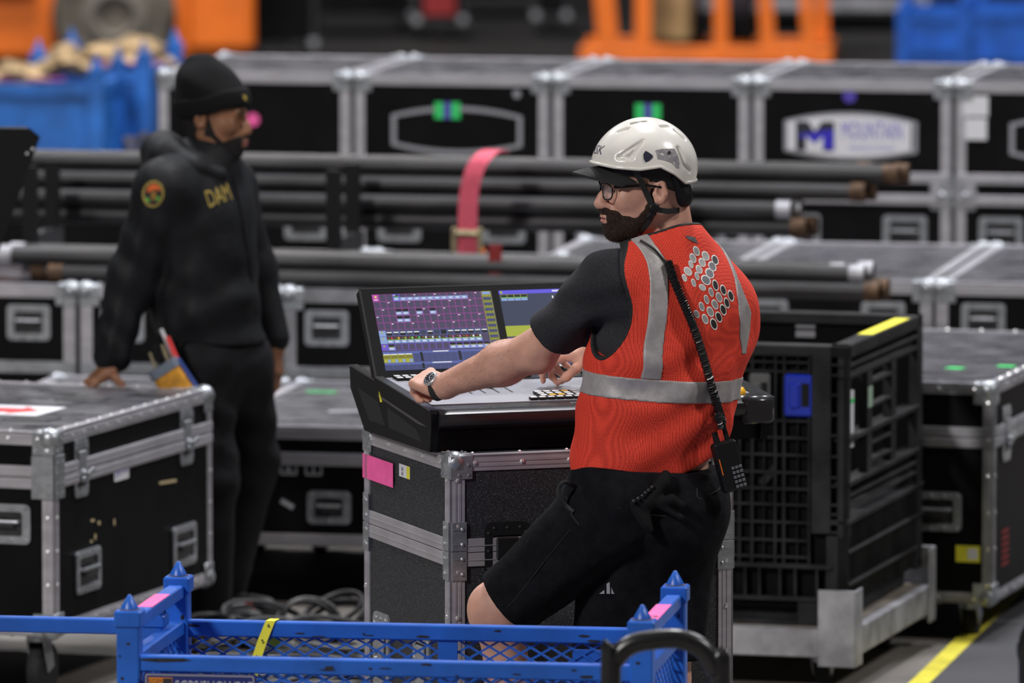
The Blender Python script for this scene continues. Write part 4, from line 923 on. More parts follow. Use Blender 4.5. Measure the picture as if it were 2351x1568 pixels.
for z in (.405, .31): srib(-gd/2+.01, gd/2-.01, z-.005, z+.005, .03, .008)
MB().box((xs-.05, -.16, gz1-.001), (xs-.004, .34, gz1+.0012)).build('rim_tape', YEL, bin_, label='yellow tape on the rim')
p = Matrix.Translation(gc) @ Matrix.Rotation(RG, 4, 'Z')
MB().box((xs-.020, -gd/2+.085, .70), (xs-.014, -gd/2+.15, .865)).build('white_tag', WHT, bin_, label='white tag with green strip'); MB().box((xs-.021, -gd/2+.085, .83), (xs-.013, -gd/2+.15, .842)).build('green_strip', GRN, bin_)
MB().box((xs-.001, -gd/2+.272, .80), (xs+.0012, -gd/2+.328, .86)).build('pale_green_label', mat('pale_green_card', (.30, .42, .32), .7), bin_)
o = MB().box((-.35, -.2, 0), (.25, .3, .28), .01).build('storage_box', mat('grey_carton', (.20, .19, .18), .8, var=.2)); o.matrix_world = p @ Matrix.Translation((-.02, .05, gz0+.081)); tag(o, 'dull grey carton lying inside the black container', 'box')
for py, w_ in ((757, .03), (778, .03)): q = at(1818, py, 22.545+.86); ql = p.inverted() @ q; MB().box((ql.x-w_, gd/2-.04, ql.z-.012), (ql.x+w_, gd/2-.034, ql.z+.008)).build('pale_label', GRY, bin_)
# ------------------------------------------------------------------ signed-distance modelling for the people
A3 = lambda v: np.array(v, dtype=np.float32)
class Pr:
    __slots__ = ('lo', 'hi', 'f', 'k', 'op')
    def __init__(s, lo, hi, f, k, op): s.lo, s.hi, s.f, s.k, s.op = A3(lo), A3(hi), f, k, op
def cone(a, b, ra, rb, k=.02, op='+', flat=None, ff=1.0, inf=0.0):
    a = A3(a); b = A3(b); ba = b-a; L2 = float(ba @ ba)+1e-9; ra += inf; rb += inf
    w = None if flat is None else A3(flat)/np.linalg.norm(flat); m = max(ra, rb)*max(1, ff)
    def f(X, Y, Z):
        px, py, pz = X-a[0], Y-a[1], Z-a[2]
        t = np.clip((px*ba[0]+py*ba[1]+pz*ba[2])/L2, 0, 1); qx, qy, qz = px-t*ba[0], py-t*ba[1], pz-t*ba[2]
        if w is not None:
            c = qx*w[0]+qy*w[1]+qz*w[2]; e = c*(1/ff-1); qx = qx+e*w[0]; qy = qy+e*w[1]; qz = qz+e*w[2]
        return np.sqrt(qx*qx+qy*qy+qz*qz)-(ra+(rb-ra)*t)
    return Pr(np.minimum(a, b)-m, np.maximum(a, b)+m, f, k, op)
def ell(c, r, R=None, k=.02, op='+', inf=0.0):
    c = A3(c); r = A3(r)+inf; R = np.eye(3, dtype=np.float32) if R is None else np.array(R, dtype=np.float32)   # rows = local axes
    m = np.abs(R.T) @ r
    def f(X, Y, Z):
        x, y, z = X-c[0], Y-c[1], Z-c[2]
        u = [(R[i, 0]*x+R[i, 1]*y+R[i, 2]*z)/r[i] for i in range(3)]
        k0 = np.sqrt(u[0]**2+u[1]**2+u[2]**2)+1e-6; k1 = np.sqrt((u[0]/r[0])**2+(u[1]/r[1])**2+(u[2]/r[2])**2)+1e-6
        return k0*(k0-1)/k1
    return Pr(c-m, c+m, f, k, op)
def rbox(c, h, R=None, rad=.01, k=.02, op='+'):
    c = A3(c); h = A3(h); R = np.eye(3, dtype=np.float32) if R is None else np.array(R, dtype=np.float32); m = np.abs(R.T) @ h
    def f(X, Y, Z):
        x, y, z = X-c[0], Y-c[1], Z-c[2]
        q = [np.abs(R[i, 0]*x+R[i, 1]*y+R[i, 2]*z)-(h[i]-rad) for i in range(3)]
        o = np.sqrt(np.maximum(q[0], 0)**2+np.maximum(q[1], 0)**2+np.maximum(q[2], 0)**2)
        return o+np.minimum(np.maximum(np.maximum(q[0], q[1]), q[2]), 0)-rad
    return Pr(c-m, c+m, f, k, op)
def plane(p, n, op='&', k=.004):
    """keep the side the normal points away from"""
    p = A3(p); n = A3(n)/np.linalg.norm(n)
    return Pr((-99,)*3, (99,)*3, lambda X, Y, Z: (X-p[0])*n[0]+(Y-p[1])*n[1]+(Z-p[2])*n[2], k, op)
def func(f, op='&', k=.004, lo=(-99,)*3, hi=(99,)*3): return Pr(lo, hi, f, k, op)
def smin(a, b, k):
    h = np.maximum(k-np.abs(a-b), 0)/k; return np.minimum(a, b)-h*h*k*.25
def field(prims, lo, hi, res, inf=0.0, disp=None):
    ax = [np.arange(lo[i], hi[i]+res, res, dtype=np.float32) for i in range(3)]; F = np.full([len(a) for a in ax], .2, np.float32)
    for p in prims:
        pad = p.k+.03+inf; sl = []
        for i in range(3):
            i0 = int(np.searchsorted(ax[i], p.lo[i]-pad)); i1 = int(np.searchsorted(ax[i], p.hi[i]+pad)); sl.append(slice(i0, i1))
        if any(s.stop <= s.start for s in sl): continue
        sl = tuple(sl); X, Y, Z = ax[0][sl[0]][:, None, None], ax[1][sl[1]][None, :, None], ax[2][sl[2]][None, None, :]
        d = p.f(X, Y, Z)
        if p.op == '+': F[sl] = smin(F[sl], d-inf, p.k)
        elif p.op == '-': F[sl] = -smin(-F[sl], d, p.k)
        elif p.op == '&': F[sl] = -smin(-F[sl], -d, p.k)
        elif p.op == 'd': F[sl] = F[sl]+d          # displacement
    return F, ax
def nets(F, ax, res):
    S = F < 0; nx, ny, nz = F.shape
    c = np.zeros((nx-1, ny-1, nz-1), np.uint8)
    for i in (0, 1):
        for j in (0, 1):
            for k in (0, 1): c += S[i:nx-1+i, j:ny-1+j, k:nz-1+k]
    act = (c > 0) & (c < 8); I, J, Kk = np.nonzero(act); n = len(I)
    if n == 0: return np.zeros((0, 3)), np.zeros((0, 4), int)
    idx = np.full(act.shape, -1, np.int32); idx[I, J, Kk] = np.arange(n, dtype=np.int32)
    P = np.zeros((n, 3), np.float32); cnt = np.zeros(n, np.float32)
    cor = [(i, j, k) for i in (0, 1) for j in (0, 1) for k in (0, 1)]
    val = {q: F[I+q[0], J+q[1], Kk+q[2]] for q in cor}
    for q in cor:
        for a in range(3):
            if q[a]: continue
            q2 = list(q); q2[a] = 1; q2 = tuple(q2); v0, v1 = val[q], val[q2]; m = (v0 < 0) != (v1 < 0); t = np.where(m, v0/(v0-v1+1e-12), 0)
            for b in range(3): P[:, b] += m*(q[b]+(t if b == a else 0))
            cnt += m
    P /= cnt[:, None]; P[:, 0] += I; P[:, 1] += J; P[:, 2] += Kk
    V_ = P*res+np.array([a[0] for a in ax], np.float32)
    Q = []
    for a in range(3):
        b, d = (a+1) % 3, (a+2) % 3
        s0 = [slice(1, -1)]*3; s0[a] = slice(0, -1); s1 = list(s0); s1[a] = slice(1, None)
        m0, m1 = S[tuple(s0)], S[tuple(s1)]; E = np.nonzero(m0 != m1); e = [x.copy() for x in E]
        for i in range(3):
            if i != a: e[i] = e[i]+1
        inside = m0[E]
        def cell(db, dd):
            z = [x.copy() for x in e]; z[b] = z[b]-1+db; z[d] = z[d]-1+dd; return idx[z[0], z[1], z[2]]
        q = np.stack([cell(0, 0), cell(1, 0), cell(1, 1), cell(0, 1)], 1); q[~inside] = q[~inside][:, ::-1]; Q.append(q)
    Q = np.concatenate(Q); Q = Q[(Q >= 0).all(1)]
    return V_, Q
def relax(V_, Q, it=2):
    e = np.concatenate([Q[:, [0, 1]], Q[:, [1, 2]], Q[:, [2, 3]], Q[:, [3, 0]]]); n = len(V_)
    for _ in range(it):
        acc = np.zeros_like(V_); deg = np.zeros(n, np.float32)
        for a, b in ((0, 1), (1, 0)):
            for k in range(3): acc[:, k] += np.bincount(e[:, a], V_[e[:, b], k], n)
            deg += np.bincount(e[:, a], minlength=n)
        V_ = V_*.4+.6*acc/np.maximum(deg, 1)[:, None]
    return V_
def sdf_mesh(prims, lo, hi, res, inf=0.0, smooth=2):
    F, ax = field(prims, lo, hi, res, inf); v, q = nets(F, ax, res)
    return (relax(v, q, smooth) if smooth else v), q
def quads_obj(parts, name, mt, parent=None):
    v = np.concatenate([p[0] for p in parts]); off = 0; qs = []
    for p in parts: qs.append(p[1]+off); off += len(p[0])
    q = np.concatenate(qs); me = bpy.data.meshes.new(name); me.vertices.add(len(v)); me.vertices.foreach_set('co', v.astype(np.float32).ravel())
    me.loops.add(len(q)*4); me.loops.foreach_set('vertex_index', q.astype(np.int32).ravel()); me.polygons.add(len(q)); me.polygons.foreach_set('loop_start', np.arange(0, len(q)*4, 4, dtype=np.int32))
    me.update(calc_edges=True); me.polygons.foreach_set('use_smooth', np.ones(len(q), bool)); me.materials.append(mt); me.update()
    return link(me, name, parent)
def bb(*pts, pad=.1):
    p = np.array([list(x) for x in pts]); return p.min(0)-pad, p.max(0)+pad
def skin_mat(name, base, red, dark, rough=.5, sss=.25, spots=.12):
    m = mat(name, base, rough, sss=sss, var=spots, vs=22, bump=.25, bs=420, bdist=.0006, spec=.4); return m
SK1 = skin_mat('fair_skin', (.58, .315, .235), None, None); SK2 = skin_mat('brown_skin', (.25, .115, .062), None, None, .48, .15)
# ------------------------------------------------------------------ technician in the red vest
UP = V(0, 0, 1)
def under(o, root):
    o.parent = root; o.matrix_parent_inverse = Matrix.Translation(-Vector(root.location)); return o
def sub(o, par):            # sub-part whose mesh is in the same space as its parent part
    o.parent = par; return o
tech = thing('person', 'person in red mesh vest and white helmet standing at the lighting desk', 'person', (.35, 19.15, 0))
tf, tl = V(-.6, .8, 0), V(-.8, -.6, 0); TR = [tl, tf, UP]
neckb = at(1538, 575, 19.12); shL = at(1398, 632, 19.02); shR = at(1645, 690, 19.22); elL = at(1232, 806, 19.17); wrL = at(1012, 887, 19.345)
elR = at(1630, 880, 19.47); wrR = at(1368, 800, 19.68); hipL = at(1425, 1165, 19.06); hipR = at(1540, 1180, 19.17)
knL = at(1143, 1398, 19.17); anL = at(1218, 1880, 19.31); knR = at(1522, 1570, 19.15); anR = at(1535, 1965, 19.2)
chest = ell(at(1540, 745, 19.12), (.190, .135, .205), TR, .08); belly = ell(at(1507, 925, 19.13), (.183, .15, .20), TR, .08); pelv = ell(at(1483, 1110, 19.14), (.178, .148, .15), TR, .06)
trapL = cone(at(1532, 560, 19.12), shL+V(.02, 0, -.01), .060, .062, .06); trapR = cone(at(1545, 568, 19.13), shR, .056, .054, .05); scap = ell(at(1662, 742, 19.19), (.07, .06, .10), TR, .05)
neck = cone(at(1525, 455, 19.11), at(1533, 590, 19.12), .058, .074, .03)
glut = ell(at(1545, 1175, 19.08), (.122, .12, .125), TR, .06)
armL = [cone(shL+V(-.01, 0, -.01), elL, .048, .046, .03), cone(elL, elL.lerp(wrL, .35), .049, .051, .03), cone(elL.lerp(wrL, .35), wrL, .051, .029, .03), ell(elL+V(.012, -.018, -.028), (.026, .026, .022), None, .02)]
armR = [cone(shR, elR, .060, .048, .03), cone(elR, wrR, .048, .030, .03)]
legL = [cone(hipL, knL, .098, .062, .05), ell(knL+V(-.012, 0, .0), (.062, .060, .066), None, .03), cone(knL.lerp(anL, .08), knL.lerp(anL, .4), .056, .056, .04), cone(knL.lerp(anL, .4), anL, .056, .038, .04)]
legR = [cone(hipR, knR, .098, .062, .05), cone(knR, knR.lerp(anR, .35), .058, .060, .04), cone(knR.lerp(anR, .35), anR, .060, .040, .04)]
# head (forward, left, up) frame
hF, hL = V(-math.cos(math.radians(14)), -math.sin(math.radians(14)), -.03).normalized(), None
hL = UP.cross(hF).normalized(); hU = hF.cross(hL); HR = [hF, hL, hU]; Hc = at(1484, 430, 19.1)
def hp_(f, l, u): return Hc+hF*f+hL*l+hU*u
def he(f, l, u, r, k=.015, op='+', inf=0): return ell(hp_(f, l, u), r, HR, k, op, inf)
def hc(a, b, ra, rb, k=.015, op='+'): return cone(hp_(*a), hp_(*b), ra, rb, k, op)
skull = [he(-.006, 0, .035, (.100, .076, .092), .03), he(.052, 0, .045, (.046, .060, .05), .03), he(.034, 0, -.035, (.062, .060, .072), .03)]
jaw = [hc((-.002, s*.050, -.052), (.074, s*.016, -.102), .020, .022, .025) for s in (-1, 1)]+[he(.082, 0, -.098, (.024, .026, .022), .02), he(.04, 0, -.09, (.045, .04, .03), .03)]
face = []
for s in (-1, 1): face += [he(.060, s*.043, -.024, (.030, .022, .026), .02), hc((.088, s*.040, .017), (.097, s*.012, .015), .010, .010, .014), hc((.100, s*.012, -.042), (.112, s*.009, -.040), .009, .009, .008)]
face += [hc((.096, 0, .006), (.112, 0, -.018), .009, .0105, .012), hc((.112, 0, -.018), (.121, 0, -.034), .0105, .0125, .01), he(.088, 0, -.068, (.026, .034, .022), .015)]
lips = [he(.1085, 0, -.0655, (.009, .023, .0055), .005), he(.1065, 0, -.0765, (.010, .020, .0065), .005)]
sock = [he(.104, s*.033, -.003, (.020, .020, .013), .012, '-') for s in (-1, 1)]
nost = [he(.1155, s*.0065, -.0475, (.006, .0035, .003), .003, '-') for s in (-1, 1)]
slit = [he(.118, 0, -.0708, (.014, .024, .0014), .003, '-')]
lids = []
for s in (-1, 1): lids += [he(.0795, s*.033, .0035, (.0125, .0155, .0075), .005), he(.0785, s*.033, -.0085, (.0115, .0145, .0045), .005)]
ears = []
for s in (-1, 1): ears += [he(-.016, s*.079, -.004, (.017, .009, .028), .008), he(-.012, s*.089, -.004, (.011, .009, .020), .004, '-'), hc((.000, s*.076, -.012), (-.004, s*.080, -.026), .006, .006, .006), he(-.010, s*.078, -.031, (.010, .007, .009), .006), hc((-.022, s*.083, .012), (-.026, s*.084, -.012), .0045, .004, .005)]
head = skull+jaw+face+lips+sock+lids+slit+nost+ears
# hands
def hand(wr, d, nrm, side, pose, sc=1.0):
    """side=+1: thumb lies on +y (y = nrm x d)"""
    d = Vector(d).normalized(); n = Vector(nrm); n = (n-d*n.dot(d)).normalized(); y = n.cross(d)
    P = lambda a, b, c: wr+(d*a+y*b*side+n*c)*sc
    pr = [rbox(P(.050, -.002, 0), (.048*sc, .039*sc, .0135*sc), [d, y, n], .0125*sc, .014), ell(P(.028, .024, -.010), (.034*sc, .018*sc, .015*sc), [d, y, n], .014), cone(wr-d*.02, P(.02, 0, 0), .026*sc, .024*sc, .02)]
    for i, (b, L) in enumerate(((.029, .046), (.010, .050), (-.010, .046), (-.029, .038))):
        bend = pose[i]; a0 = math.radians(bend[0]); p0 = P(.090-.006*(i == 3)-.002*(i == 0), b, .001); pts = [p0]; ang = 0; 
        for j, (ln, an) in enumerate(zip((L, L*.62, L*.48), bend)):
            ang += math.radians(an); pts.append(pts[-1]+(d*math.cos(ang)-n*math.sin(ang)+y*side*b*.8)*ln*sc)
        rr = [.0105, .0095, .0085, .0072]; rr = [q*sc*(.9 if i == 3 else 1) for q in rr]
        pr.append(ell(p0, (.0125*sc, .0115*sc, .0115*sc), [d, y, n], .008))
        for j in range(3): pr.append(cone(pts[j], pts[j+1], rr[j], rr[j+1], .005))
    t = pose[4]; q = [P(*v) for v in t]; rr = [.0145, .0125, .0112, .0085]
    for j in range(3): pr.append(cone(q[j], q[j+1], rr[j]*sc, rr[j+1]*sc, .008))
    return pr
fist = [(62, 75, 50), (60, 78, 50), (60, 78, 50), (58, 78, 50), [(.02, .022, -.012), (.052, .044, -.020), (.082, .038, -.030), (.098, .020, -.036)]]
dL = (at(955, 862, 19.44)-wrL)
handL = hand(wrL, dL, V(-.1, -.62, .78), -1, fist, .98)
pinch = [(18, 38, 25), (35, 50, 30), (42, 55, 30), (45, 55, 30), [(.02, .025, -.010), (.045, .052, -.022), (.075, .058, -.040), (.100, .045, -.058)]]
handR = hand(wrR, at(1318, 806, 19.70)-wrR, V(.1, -.45, .9), 1, pinch)
bparts = []
core = [chest, belly, pelv, trapL, trapR, neck]
def gbox(prims, pad=.02): return np.min([p.lo for p in prims], 0)-pad, np.max([p.hi for p in prims], 0)+pad
bparts.append(sdf_mesh([chest, belly, pelv, trapL, trapR, scap], *gbox([chest, belly, pelv, trapL, trapR]), .012, -.012))
hb = (np.array(Hc)-np.array((.16, .16, .20)), np.array(Hc)+np.array((.16, .16, .16)))
bparts.append(sdf_mesh(skull+jaw+face+lips+[neck]+sock+lids+slit+nost+ears, *hb, .0022, 0, 1))
bparts.append(sdf_mesh(armL+handL, *gbox(armL+handL, .01), .0028, 0, 1)); bparts.append(sdf_mesh(armR+handR, *gbox(armR+handR, .01), .0032, 0, 1))
for lg in (legL, legR): bparts.append(sdf_mesh(lg, *gbox(lg, .01), .006, 0, 1))
body1 = under(quads_obj(bparts, 'body', SK1), tech)
# clothing -------------------------------------------------------------
def fold(A, fx, fz, w, c, lat=tl):
    c = np.array(c, np.float32)
    def f(X, Y, Z):
        s = (X-c[0])*lat[0]+(Y-c[1])*lat[1]; z = Z-c[2]
        return A*(np.sin(fx*s+fz*z+2.2*np.sin(7*z+3*s))*.6+np.sin(fx*1.9*s-fz*.6*z+1.7*np.sin(11*s))*.4)*np.exp(-(s*s+z*z)/w)
    return func(f, 'd')
TEE = mat('charcoal_tee', (.026, .026, .031), .9, var=.45, vs=420, bump=.5, bs=1500, spec=.25)
sleeve_end = shL.lerp(elL, .80); sdir = (elL-shL).normalized()
tsl = [cone(shL+V(-.008, 0, -.006), sleeve_end, .061, .057, .05)]
tee = [chest, belly, trapL, trapR, scap, plane(at(1540, 542, 19.1), (UP+tf*.3+V(-.25, 0, 0)).normalized(), '&')]+tsl+[fold(.006, 24, 50, .015, shL.lerp(elL, .35)), fold(.007, -40, 44, .012, shL.lerp(elL, .65)), plane(sleeve_end, sdir, '&', .004), cone(shR, shR.lerp(elR, .6), .062, .06, .04)]
under(quads_obj([sdf_mesh(tee, *gbox([chest, belly, trapL, trapR]+tsl, .03), .0045, .006)], 't_shirt', TEE), tech)
# vest
def vestmat():
    m = mat('red_mesh_fabric', (.70, .055, .028), .75, spec=.25); nt = m.node_tree; N = nt.nodes; L = nt.links; b = N['Principled BSDF']
    tc = N.new('ShaderNodeTexCoord'); mp = N.new('ShaderNodeMapping'); mp.inputs['Rotation'].default_value = (0, 0, math.atan2(tl.y, tl.x)); L.new(tc.outputs['Object'], mp.inputs[0])
    vo = N.new('ShaderNodeTexVoronoi'); vo.inputs['Scale'].default_value = 235; vo.inputs['Randomness'].default_value = .15; L.new(mp.outputs[0], vo.inputs[0])
    mr = N.new('ShaderNodeMapRange'); mr.inputs[1].default_value = .20; mr.inputs[2].default_value = .50; L.new(vo.outputs[0], mr.inputs[0])
    mx = N.new('ShaderNodeMix'); mx.data_type = 'RGBA'; mx.inputs[6].default_value = (.36, .018, .012, 1); mx.inputs[7].default_value = (.76, .060, .032, 1); L.new(mr.outputs[0], mx.inputs[0]); L.new(mx.outputs[2], b.inputs['Base Color'])
    bp = N.new('ShaderNodeBump'); bp.inputs['Strength'].default_value = .5; bp.inputs['Distance'].default_value = .001; L.new(mr.outputs[0], bp.inputs['Height']); L.new(bp.outputs[0], b.inputs['Normal']); return m
VEST = vestmat(); SIL = mat('silver_reflective_tape', (.36, .34, .34), .5, .25, var=.12, vs=40, bump=.3, bs=80, bdist=.002); PIP = mat('black_binding', (.010, .010, .012), .7)
ahc = at(1392, 688, 19.0)
def armhole(c, hf, hz, s):
    c = np.array(c, np.float32)
    def f(X, Y, Z):
        a = ((X-c[0])*tf.x+(Y-c[1])*tf.y); z = Z-c[2]; lat = (X-c[0])*tl.x+(Y-c[1])*tl.y
        d = (np.sqrt((a/hf)**2+(z/hz)**2)-1)*min(hf, hz); return np.maximum(d, -(lat*s+.10)*1.0)
    return f
ahL = armhole(ahc, .076, .137, 1); ahR = armhole(at(1690, 700, 19.30), .05, .10, -1)
neckp = at(1545, 530, 19.1); neckn = (UP+tf*.42-V(.12, 0, 0)).normalized()
hemp = at(1480, 1094, 19.0); hemn = (-UP+V(.10, 0, 0)).normalized()
hx = [at(x, y, 19.05) for x, y in ((1290, 1088), (1400, 1092), (1480, 1100), (1560, 1090), (1640, 1048), (1700, 1010))]
def hemf(X, Y, Z): return np.interp(X, [p.x for p in hx], [p.z for p in hx]).astype(np.float32)-Z
skirt = ell(at(1478, 1060, 19.14), (.172, .140, .17), TR, .06)
vest_core = [chest, belly, skirt, trapL, trapR, scap]
folds = [fold(.010, 24, 34, .02, at(1610, 850, 19.0)), fold(.008, 36, -18, .012, at(1560, 600, 19.0)), fold(.012, 30, 30, .012, at(1650, 970, 19.1)), fold(.009, -22, 34, .012, at(1390, 900, 19.0)), fold(.006, 26, 36, .03, at(1480, 1000, 19.0)), fold(.009, 20, 40, .008, at(1690, 800, 19.1))]
cuts = [func(ahL, '-', .004), func(ahR, '-', .004), plane(neckp, neckn, '&'), func(hemf, '&', .004)]
vl, vh = gbox(vest_core, .05)
vest = under(quads_obj([sdf_mesh(vest_core+folds+cuts, vl, vh, .0036, .019, 1)], 'safety_vest', VEST), tech)
me = vest.data; bvh = BVHTree.FromPolygons([v.co.copy() for v in me.vertices], [tuple(p.vertices) for p in me.polygons])
EYE = V(0, 0, CAMH)
def hit(px, py, tree=None):
    h = (tree or bvh).ray_cast(EYE, ray(px, py).normalized()); return (h[0], h[1]) if h[0] else (None, None)
def strip(name, rows, extra, inf=.0215):
    zs, lo_, hi_ = [], [], []
    for y, xa, xb in rows:
        a, b = hit(xa, y)[0], hit(xb, y)[0]
        if a is None or b is None: continue
        s = sorted(((Vector(a)-neckb).dot(tl), (Vector(b)-neckb).dot(tl))); zs.append((a.z+b.z)/2); lo_.append(s[0]); hi_.append(s[1])
    o = np.argsort(zs); zs = np.array(zs)[o]; lo_ = np.array(lo_)[o]; hi_ = np.array(hi_)[o]
    def f(X, Y, Z):
        s = (X-neckb.x)*tl.x+(Y-neckb.y)*tl.y; z = np.broadcast_to(Z, np.broadcast(X, Y, Z).shape) if False else Z
        a = np.interp(Z, zs, lo_).astype(np.float32); b = np.interp(Z, zs, hi_).astype(np.float32); return np.maximum(a-s, s-b)
    return sub(quads_obj([sdf_mesh(vest_core+folds+cuts+[func(f, '&', .002)]+extra, vl, vh, .0032, inf, 0)], name, SIL), vest)
bandp = at(1500, 893, 19.0); bn = (UP+V(.075, 0, 0)).normalized()
topb = bandp+bn*.028
strip('reflective_strip', [(560, 1458, 1502), (600, 1484, 1530), (650, 1492, 1535), (700, 1490, 1533), (760, 1484, 1527), (820, 1476, 1521), (866, 1471, 1518)], [plane(topb, -bn, '&', .002)])
strip('reflective_strip', [(640, 1686, 1694), (680, 1692, 1710), (720, 1696, 1724), (760, 1698, 1722), (800, 1702, 1714)], [plane(at(1700, 812, 19.1), -bn, '&', .002), plane(neckb, tf, '&', .002)])
sub(quads_obj([sdf_mesh(vest_core+folds+cuts+[plane(topb, bn, '&', .002), plane(bandp-bn*.027, -bn, '&', .002)], vl, vh, .0032, .0217, 0)], 'reflective_strip', SIL), vest)
sub(quads_obj([sdf_mesh(vest_core+folds+cuts+[func(lambda X, Y, Z: ahL(X, Y, Z)-.006, '&', .002)], vl, vh, .0034, .021, 0)], 'armhole_binding', PIP), vest)
sub(quads_obj([sdf_mesh(vest_core+folds+cuts+[plane(neckp-neckn*.008, -neckn, '&', .002)], vl, vh, .0034, .0205, 0)], 'collar_binding', PIP), vest)
DOTS = '1035,400,40,58,4 1145,458,45,57,5 1258,507,42,60,1 993,485,40,58,5 1105,537,42,53,5 1226,584,48,60,2 970,560,28,48,6 1068,620,40,52,5 1195,668,52,60,2 935,643,48,52,6 1042,700,27,50,5 1150,748,58,60,2 895,720,30,45,6 1003,780,28,48,5 1108,836,42,40,6 1263,810,35,68,0 1357,868,36,65,0 1447,937,36,68,0 1212,893,30,55,4 1307,955,38,62,4 1400,1022,33,65,0 1157,980,30,55,4 1257,1040,40,60,4 1356,1103,38,68,0 1098,1065,33,55,4 1202,1128,42,62,4 1303,1190,40,65,0 1040,1155,33,48,4 1140,1215,38,60,4 1243,1275,42,70,0'
shade = {0: (.012, .010, .010), 1: (.05, .05, .06), 2: (.17, .17, .19), 4: (.26, .26, .26), 5: (.36, .36, .36), 6: (.48, .47, .47)}; smat = {k: mat('vest_print', v, .6) for k, v in shade.items()}
PWH = mat('vest_print_white', (.88, .86, .84), .6)
for d in DOTS.split():
    x, y, rx_, ry_, k = (int(q) for q in d.split(',')); cx, cy = 1400+x/5.226, 500+y/5.226
    polys = []
    for sc_, off in ((1.04, .0012), (.80, .0018)):
        pts = []
        for i in range(14):
            t = 2*math.pi*i/14; qx, qy = rx_*math.cos(t), ry_*math.sin(t); ca_, sa_ = math.cos(.18), math.sin(.18)
            p, n = hit(cx+sc_*(qx*ca_-qy*sa_*-1)/5.226, cy+sc_*(-qx*sa_*-1+qy*ca_)/5.226)
            if p is None: break
            pts.append(p+n*off)
        else: polys.append(pts)
    if len(polys) == 2:
        c0, n0 = hit(cx, cy); mbw = MB()
        o = MB().add([c0+n0*.0012]+polys[0], [(0, 1+(i+1) % 14, 1+i) for i in range(14)]).build('print_dot', PWH, vest)
        MB().add([c0+n0*.0018]+polys[1], [(0, 1+(i+1) % 14, 1+i) for i in range(14)]).build('dot_fill', smat[k], o)
pt = [hit(x, y) for x, y in ((1572, 541), (1594, 545), (1602, 560), (1580, 551))]
if all(p[0] for p in pt): MB().add([p+n*.002 for p, n in pt], [(3, 2, 1, 0)]).build('collar_tag', mat('tag_grey', (.06, .06, .07), .6), vest)
# shorts
SHO = mat('black_shorts', (.0065, .0065, .0085), .9, var=.3, vs=30, bump=.5, bs=60, bdist=.004, spec=.12)
hemL = at(1172, 1385, 19.17); hemR = at(1540, 1512, 19.15); thL = (knL-hipL).normalized(); thR = (knR-hipR).normalized()
sL = [cone(hipL, hipL.lerp(knL, 1.05), .112, .077, .05), plane(hemL, thL, '&')]; sR = [cone(hipR, hipR.lerp(knR, 1.05), .112, .080, .05), plane(hemR, thR, '&')]
seat = [pelv, glut, ell(at(1478, 1145, 19.14), (.18, .15, .13), TR, .06), plane(at(1480, 1068, 19.1), (UP+V(.08, 0, 0)).normalized(), '&')]
fS = [fold(.006, 30, 24, .02, at(1350, 1230, 19.05)), fold(.005, -26, 30, .02, at(1560, 1230, 19.0)), fold(.004, 40, 20, .02, at(1240, 1330, 19.05))]
SL = sdf_mesh([pelv, cone(hipL, hipL.lerp(knL, 1.05), .112, .077, .08)]+fS+[plane(hemL, thL, '&'), plane(at(1480, 1068, 19.1), (UP+V(.08, 0, 0)).normalized(), '&')], *gbox([pelv, sL[0]], .04), .0045, .010)
SRm = sdf_mesh([pelv, glut, ell(at(1478, 1145, 19.14), (.18, .15, .13), TR, .06), cone(hipR, hipR.lerp(knR, 1.05), .110, .082, .08), cone(at(1450, 1190, 19.12), at(1415, 1480, 19.18), .11, .10, .06)]+fS+[plane(hemR, thR, '&'), plane(at(1480, 1068, 19.1), (UP+V(.08, 0, 0)).normalized(), '&')], *gbox([pelv, glut, sR[0]], .04), .0045, .010)
shorts = under(quads_obj([SL, SRm], 'shorts', SHO), tech)
sbvh = BVHTree.FromPolygons([v.co.copy() for v in shorts.data.vertices], [tuple(p.vertices) for p in shorts.data.polygons])
for pts in ([(1310, 1215), (1265, 1270), (1215, 1335), (1165, 1395)], [(1600, 1120), (1604, 1145), (1640, 1130), (1655, 1118)], [(1420, 1165), (1470, 1180), (1530, 1185)], [(1300, 1140), (1312, 1180), (1330, 1205)]):
    P = [hit(x, y, sbvh) for x, y in pts]; P = [p+n*.0008 for p, n in P if p]
    if len(P) > 2: MB().tube(bez(P, 6), .0013, 5).build('seam', PIP, shorts)
logo = [hit(x, y, sbvh) for x, y in ((1375, 1362), (1383, 1356), (1386, 1362))]
for tri in (((1376, 1363), (1388, 1354), (1388, 1363)), ((1393, 1340), (1400, 1336), (1401, 1363), (1393, 1363)), ((1404, 1348), (1407, 1356), (1411, 1363), (1404, 1363))):
    P = [hit(x, y, sbvh) for x, y in tri]
    if all(p[0] for p in P): MB().add([p+n*.001 for p, n in P], [tuple(reversed(range(len(P))))]).build('logo_mark', GRY, shorts)
sp_ = [hit(1322, 1118, sbvh)[0], at(1296, 1106, 18.98), at(1283, 1120, 18.98), at(1284, 1145, 18.98), at(1300, 1162, 18.99), hit(1318, 1175, sbvh)[0]]
if sp_[0] and sp_[-1]: MB().tube(bez(sp_, 8), .006, 8).build('side_strap', PIP, shorts, True)
# shoes (below the frame)
SHOE = mat('dark_shoe', (.015, .015, .016), .6)
for a_, z in ((anL, 0), (anR, 0)):
    hl = Vector((a_.x, a_.y, .05)); to = Vector((a_.x, a_.y, .045))+tf*.17; pr = [cone(a_+V(0, 0, .03), hl, .052, .045, .03), cone(hl-tf*.03, to, .045, .040, .03), plane((0, 0, .004), (0, 0, -1), '&')]
    under(quads_obj([sdf_mesh(pr, *gbox(pr[:2], .02), .006)], 'shoe', SHOE), tech)
